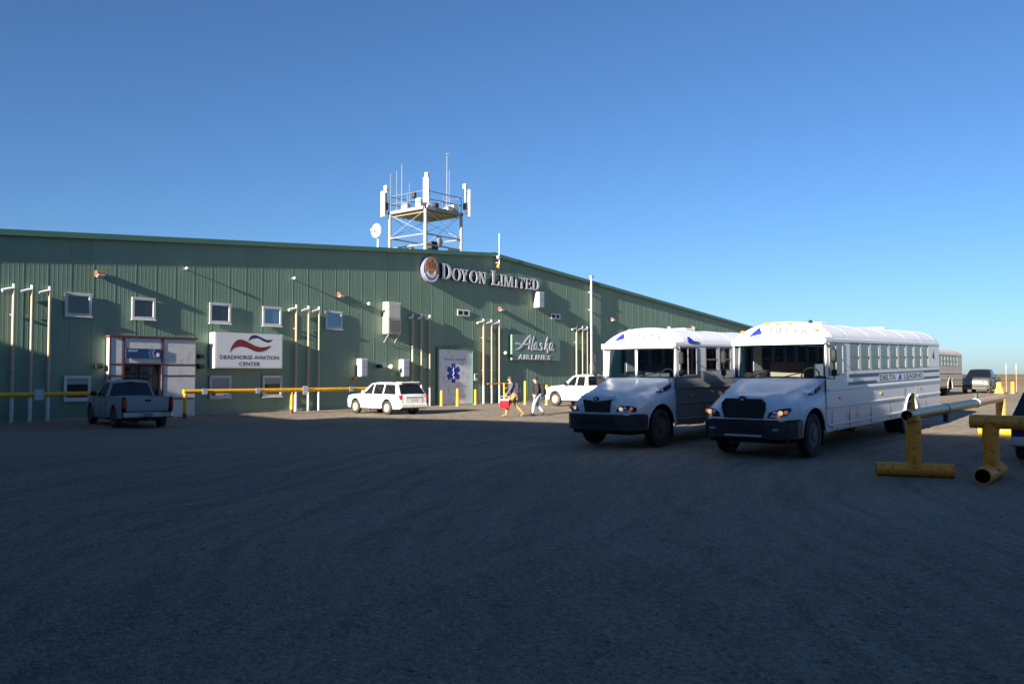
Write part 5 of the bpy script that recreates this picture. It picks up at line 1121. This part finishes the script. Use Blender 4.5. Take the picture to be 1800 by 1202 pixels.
# ---------------------------------------------------------------- people
def skin(name, verts, edges, radii, m, parent, sub=2):
    me = bpy.data.meshes.new(name); me.from_pydata(verts, edges, []); me.materials.append(m)
    o = bpy.data.objects.new(name, me); link(o, parent)
    md = o.modifiers.new('skin', 'SKIN'); md.use_smooth_shade = True
    for i, r_ in enumerate(radii):
        sv = me.skin_vertices[0].data[i]; sv.radius = (r_, r_) if not isinstance(r_, tuple) else r_; sv.use_root = (i == 0)
    ss = o.modifiers.new('sub', 'SUBSURF'); ss.levels = sub; ss.render_levels = sub
    return o
def chain(V, E, Rd, start, pts):
    k = start
    for p, r_ in pts: V.append(p); Rd.append(r_); E.append((k, len(V) - 1)); k = len(V) - 1
    return k
def hand(V, E, Rd, w, d, down, out):
    """five fingers of different length, curled towards the hand's inside; w: index of wrist vertex"""
    W0 = Vector(V[w]); d, down, out = Vector(d).normalized(), Vector(down).normalized(), Vector(out).normalized()
    V.append(tuple(W0 + d * .05)); Rd.append((.036, .022)); E.append((w, len(V) - 1)); pm = len(V) - 1; P0 = Vector(V[pm])
    for k, (l, off) in enumerate(((.070, -.026), (.080, -.009), (.074, .009), (.058, .026))):
        a = P0 + d * .035 + out * off; b = a + d * l * .5 + down * l * .15; c = b + d * l * .15 + down * l * .45
        chain(V, E, Rd, pm, [(tuple(a), .0095), (tuple(b), .0085), (tuple(c), .0075)])
    a = W0 + d * .03 - out * .035; b = a + d * .03 - out * .012 + down * .015
    chain(V, E, Rd, w, [(tuple(a), .011), (tuple(b), .009)])
SKIN = mat('skin', (0.48, 0.28, 0.20), .55, var=.06)
def person(label, loc, rz, J, top, legs, shoe, hair, cap, jacket_r=1.0):
    o = empty('person', loc, rz, label, 'person', 'people walking by the buses')
    V, E, Rd = [J['pelvis']], [], [.13]
    c = chain(V, E, Rd, 0, [(J['waist'], .125), (J['chest'], .15), (J['neckb'], .075), (J['neck'], .056), (J['chin'], .062), (J['head'], .092), (J['crown'], .075)])
    ci = 2
    nx = Vector(J['head']); f = (Vector(J['chin']) - Vector(J['neck'])).normalized()
    V.append(tuple(nx + Vector((.100, 0, -.030)))); Rd.append(.014); E.append((6, len(V) - 1))
    for s, side in ((1, 'l'), (-1, 'r')):
        k = chain(V, E, Rd, ci, [(J['sh_' + side], .068), (J['el_' + side], .046), (J['wr_' + side], .030)])
        d = Vector(J['wr_' + side]) - Vector(J['el_' + side]); hand(V, E, Rd, k, d, J.get('curl_' + side, (.5, -s * .8, -.1)), (.9, .1, .3))
        chain(V, E, Rd, 0, [(J['hip_' + side], .095), (J['kn_' + side], .062), (J['an_' + side], .042), (J['toe_' + side], .036)])
    skin('body', V, E, Rd, SKIN, o)
    # jacket
    V, E, Rd = [tuple(Vector(J['pelvis']) + Vector((0, 0, -.06)))], [], [.175 * jacket_r]
    chain(V, E, Rd, 0, [(J['waist'], .165 * jacket_r), (J['chest'], .185 * jacket_r), (J['neckb'], .10)])
    for side in 'lr':
        e, w = Vector(J['el_' + side]), Vector(J['wr_' + side]); chain(V, E, Rd, 2, [(J['sh_' + side], .092), (J['el_' + side], .066), (tuple(e.lerp(w, .93)), .048)])
    skin('jacket', V, E, Rd, top, o)
    V, E, Rd = [tuple(Vector(J['pelvis']) + Vector((0, 0, .02)))], [], [.155]
    for side in 'lr':
        k, a = Vector(J['kn_' + side]), Vector(J['an_' + side]); chain(V, E, Rd, 0, [(J['hip_' + side], .115), (J['kn_' + side], .082), (tuple(k.lerp(a, .92)), .072)])
    skin('trousers', V, E, Rd, legs, o)
    for side in 'lr':
        a, t = Vector(J['an_' + side]), Vector(J['toe_' + side]); d = (t - a); d.z *= .3; d.normalize()
        heel = a - d * .05 + Vector((0, 0, -.045)) if a.z > .12 else Vector((a.x, a.y, .05)) - d * .05
        skin('boot', [tuple(a + Vector((0, 0, .05))), tuple(a), tuple(heel), tuple(a.lerp(t, .6)), tuple(t + d * .03)], [(0, 1), (1, 2), (1, 3), (3, 4)], [.058, .056, .045, .050, .040], shoe, o)
    h = Vector(J['head'])
    mb = MB()
    for i in range(9):
        pass
    mb.lathe([(.118 * math.sin(R(a)), max(.001, .108 * math.cos(R(a)))) for a in range(-12, 91, 17)], (h.x - .008, h.y, h.z + .012), 'z', 16); hr = mb.build('hair' if not cap else 'knit_cap', hair, o, 60)
    if cap: MB().lathe([(-.022, .108), (.0, .116), (.022, .110)], (h.x - .006, h.y, h.z + .012), 'z', 16).build('cap_brim', hair, hr, 60)
    else: MB().lathe([(-.10, .05), (-.05, .085), (.0, .10), (.03, .085)], (h.x - .04, h.y, h.z - .0), 'z', 14).build('back_hair', hair, hr, 60)
    for s in (-1, 1):
        MB().lathe([(-.008, .002), (0, .012), (.006, .002)], (h.x + .088, s * .034, h.z + .004), 'x', 8).build('eye', MT['black'], o, 60); MB().lathe([(-.012, .004), (0, .028), (.012, .012)], (h.x - .005, s * .094, h.z - .012), 'y', 8).build('ear', SKIN, o, 60)
    MB().box((h.x + .082, -.024, h.z - .066), (h.x + .092, .024, h.z - .056), .003).build('mouth', mat('lips', (0.30, 0.12, 0.10), .5), o)
    return o
J1 = dict(pelvis=(0, 0, .95), waist=(.03, 0, 1.10), chest=(.09, 0, 1.32), neckb=(.13, 0, 1.46), neck=(.155, 0, 1.52), chin=(.185, 0, 1.57), head=(.185, 0, 1.655), crown=(.175, 0, 1.70),
          sh_l=(.09, .19, 1.42), el_l=(.20, .26, 1.17), wr_l=(.36, .25, .98), sh_r=(.08, -.19, 1.42), el_r=(-.06, -.26, 1.16), wr_r=(.02, -.25, .93),
          hip_l=(.02, .10, .90), kn_l=(.27, .11, .52), an_l=(.36, .11, .11), toe_l=(.53, .11, .05), hip_r=(0, -.10, .90), kn_r=(-.10, -.11, .50), an_r=(-.42, -.11, .17), toe_r=(-.32, -.11, .04))
J2 = dict(pelvis=(0, 0, .93), waist=(.01, 0, 1.08), chest=(.03, 0, 1.29), neckb=(.05, 0, 1.43), neck=(.065, 0, 1.49), chin=(.09, 0, 1.54), head=(.09, 0, 1.62), crown=(.08, 0, 1.665),
          sh_l=(.03, .19, 1.39), el_l=(-.02, .26, 1.13), wr_l=(.10, .25, .90), sh_r=(.03, -.19, 1.39), el_r=(.08, -.26, 1.13), wr_r=(.18, -.24, .91),
          hip_l=(0, .10, .88), kn_l=(.16, .11, .50), an_l=(.20, .11, .11), toe_l=(.37, .11, .05), hip_r=(0, -.10, .88), kn_r=(-.02, -.11, .49), an_r=(-.30, -.11, .16), toe_r=(-.20, -.11, .04))
HEAD = R(129.6 + 4)
p1 = (28.85, 23.75); p2 = (29.85, 23.25)
cloth = lambda n, c: mat(n, c, .8, var=.18, scale=9, bump=.25, bscale=22)
person('walker in slate jacket and tan trousers carrying a red cooler', (*p1, g(*p1)), HEAD, J1, cloth('slate_jacket', (0.075, 0.085, 0.13)), cloth('tan_trousers', (0.30, 0.19, 0.075)), mat('tan_boots', (0.24, 0.13, 0.05), .6), mat('brown_hair', (0.07, 0.04, 0.025), .7), False)
person('walker in black jacket, dark cap and pale jeans behind the cooler carrier', (*p2, g(*p2)), HEAD, J2, cloth('black_jacket', (0.018, 0.017, 0.018)), cloth('pale_jeans', (0.32, 0.38, 0.55)), mat('black_boots', (0.015, 0.014, 0.014), .5), mat('dark_cap', (0.035, 0.018, 0.02), .8), True, 1.08)
def at_person(p, lx, ly, lz): c, s = math.cos(HEAD), math.sin(HEAD); return (p[0] + c * lx - s * ly, p[1] + s * lx + c * ly, g(*p) + lz)
def backpack(p, x, z, w, h, d, m, label):
    o = empty('backpack', at_person(p, x, 0, z), HEAD, label, 'bag')
    MB().box((-d, -w / 2, -h / 2), (0, w / 2, h / 2), .06).build('main_pocket', m, o); MB().box((-d - .07, -w * .36, -h * .42), (-d + .005, w * .36, h * .05), .03).build('front_pocket', m, o)
    for s in (-1, 1): MB().tube([(0, s * w * .3, h * .42), (.16, s * w * .36, h * .50), (.30, s * w * .38, h * .25), (.26, s * w * .40, -h * .2), (0, s * w * .36, -h * .38)], .018, 6).build('strap', m, o, 60)
backpack(p1, -.03, 1.24, .34, .50, .20, cloth('dark_pack', (0.03, 0.03, 0.045)), 'dark backpack on the walker carrying the cooler')
backpack(p2, -.10, 1.16, .36, .56, .24, cloth('black_pack', (0.013, 0.013, 0.015)), 'black backpack on the walker in pale jeans')
ck = empty('cooler', at_person(p1, .44, .25, .40), HEAD, 'red cooler with a white lid in the hand of the first walker', 'cooler')
RED = mat('cooler_red', (0.62, 0.015, 0.025), .35, var=.04)
MB().box((-.20, -.14, 0), (.20, .14, .32), .03).build('tub', RED, ck); MB().box((-.21, -.15, .322), (.21, .15, .40), .025).build('lid', MT['white'], ck)
MB().tube([(-.205, 0, .30), (-.205, 0, .46), (-.14, 0, .505), (.14, 0, .505), (.205, 0, .46), (.205, 0, .30)], .012, 6).build('handle', MT['white'], ck, 60)
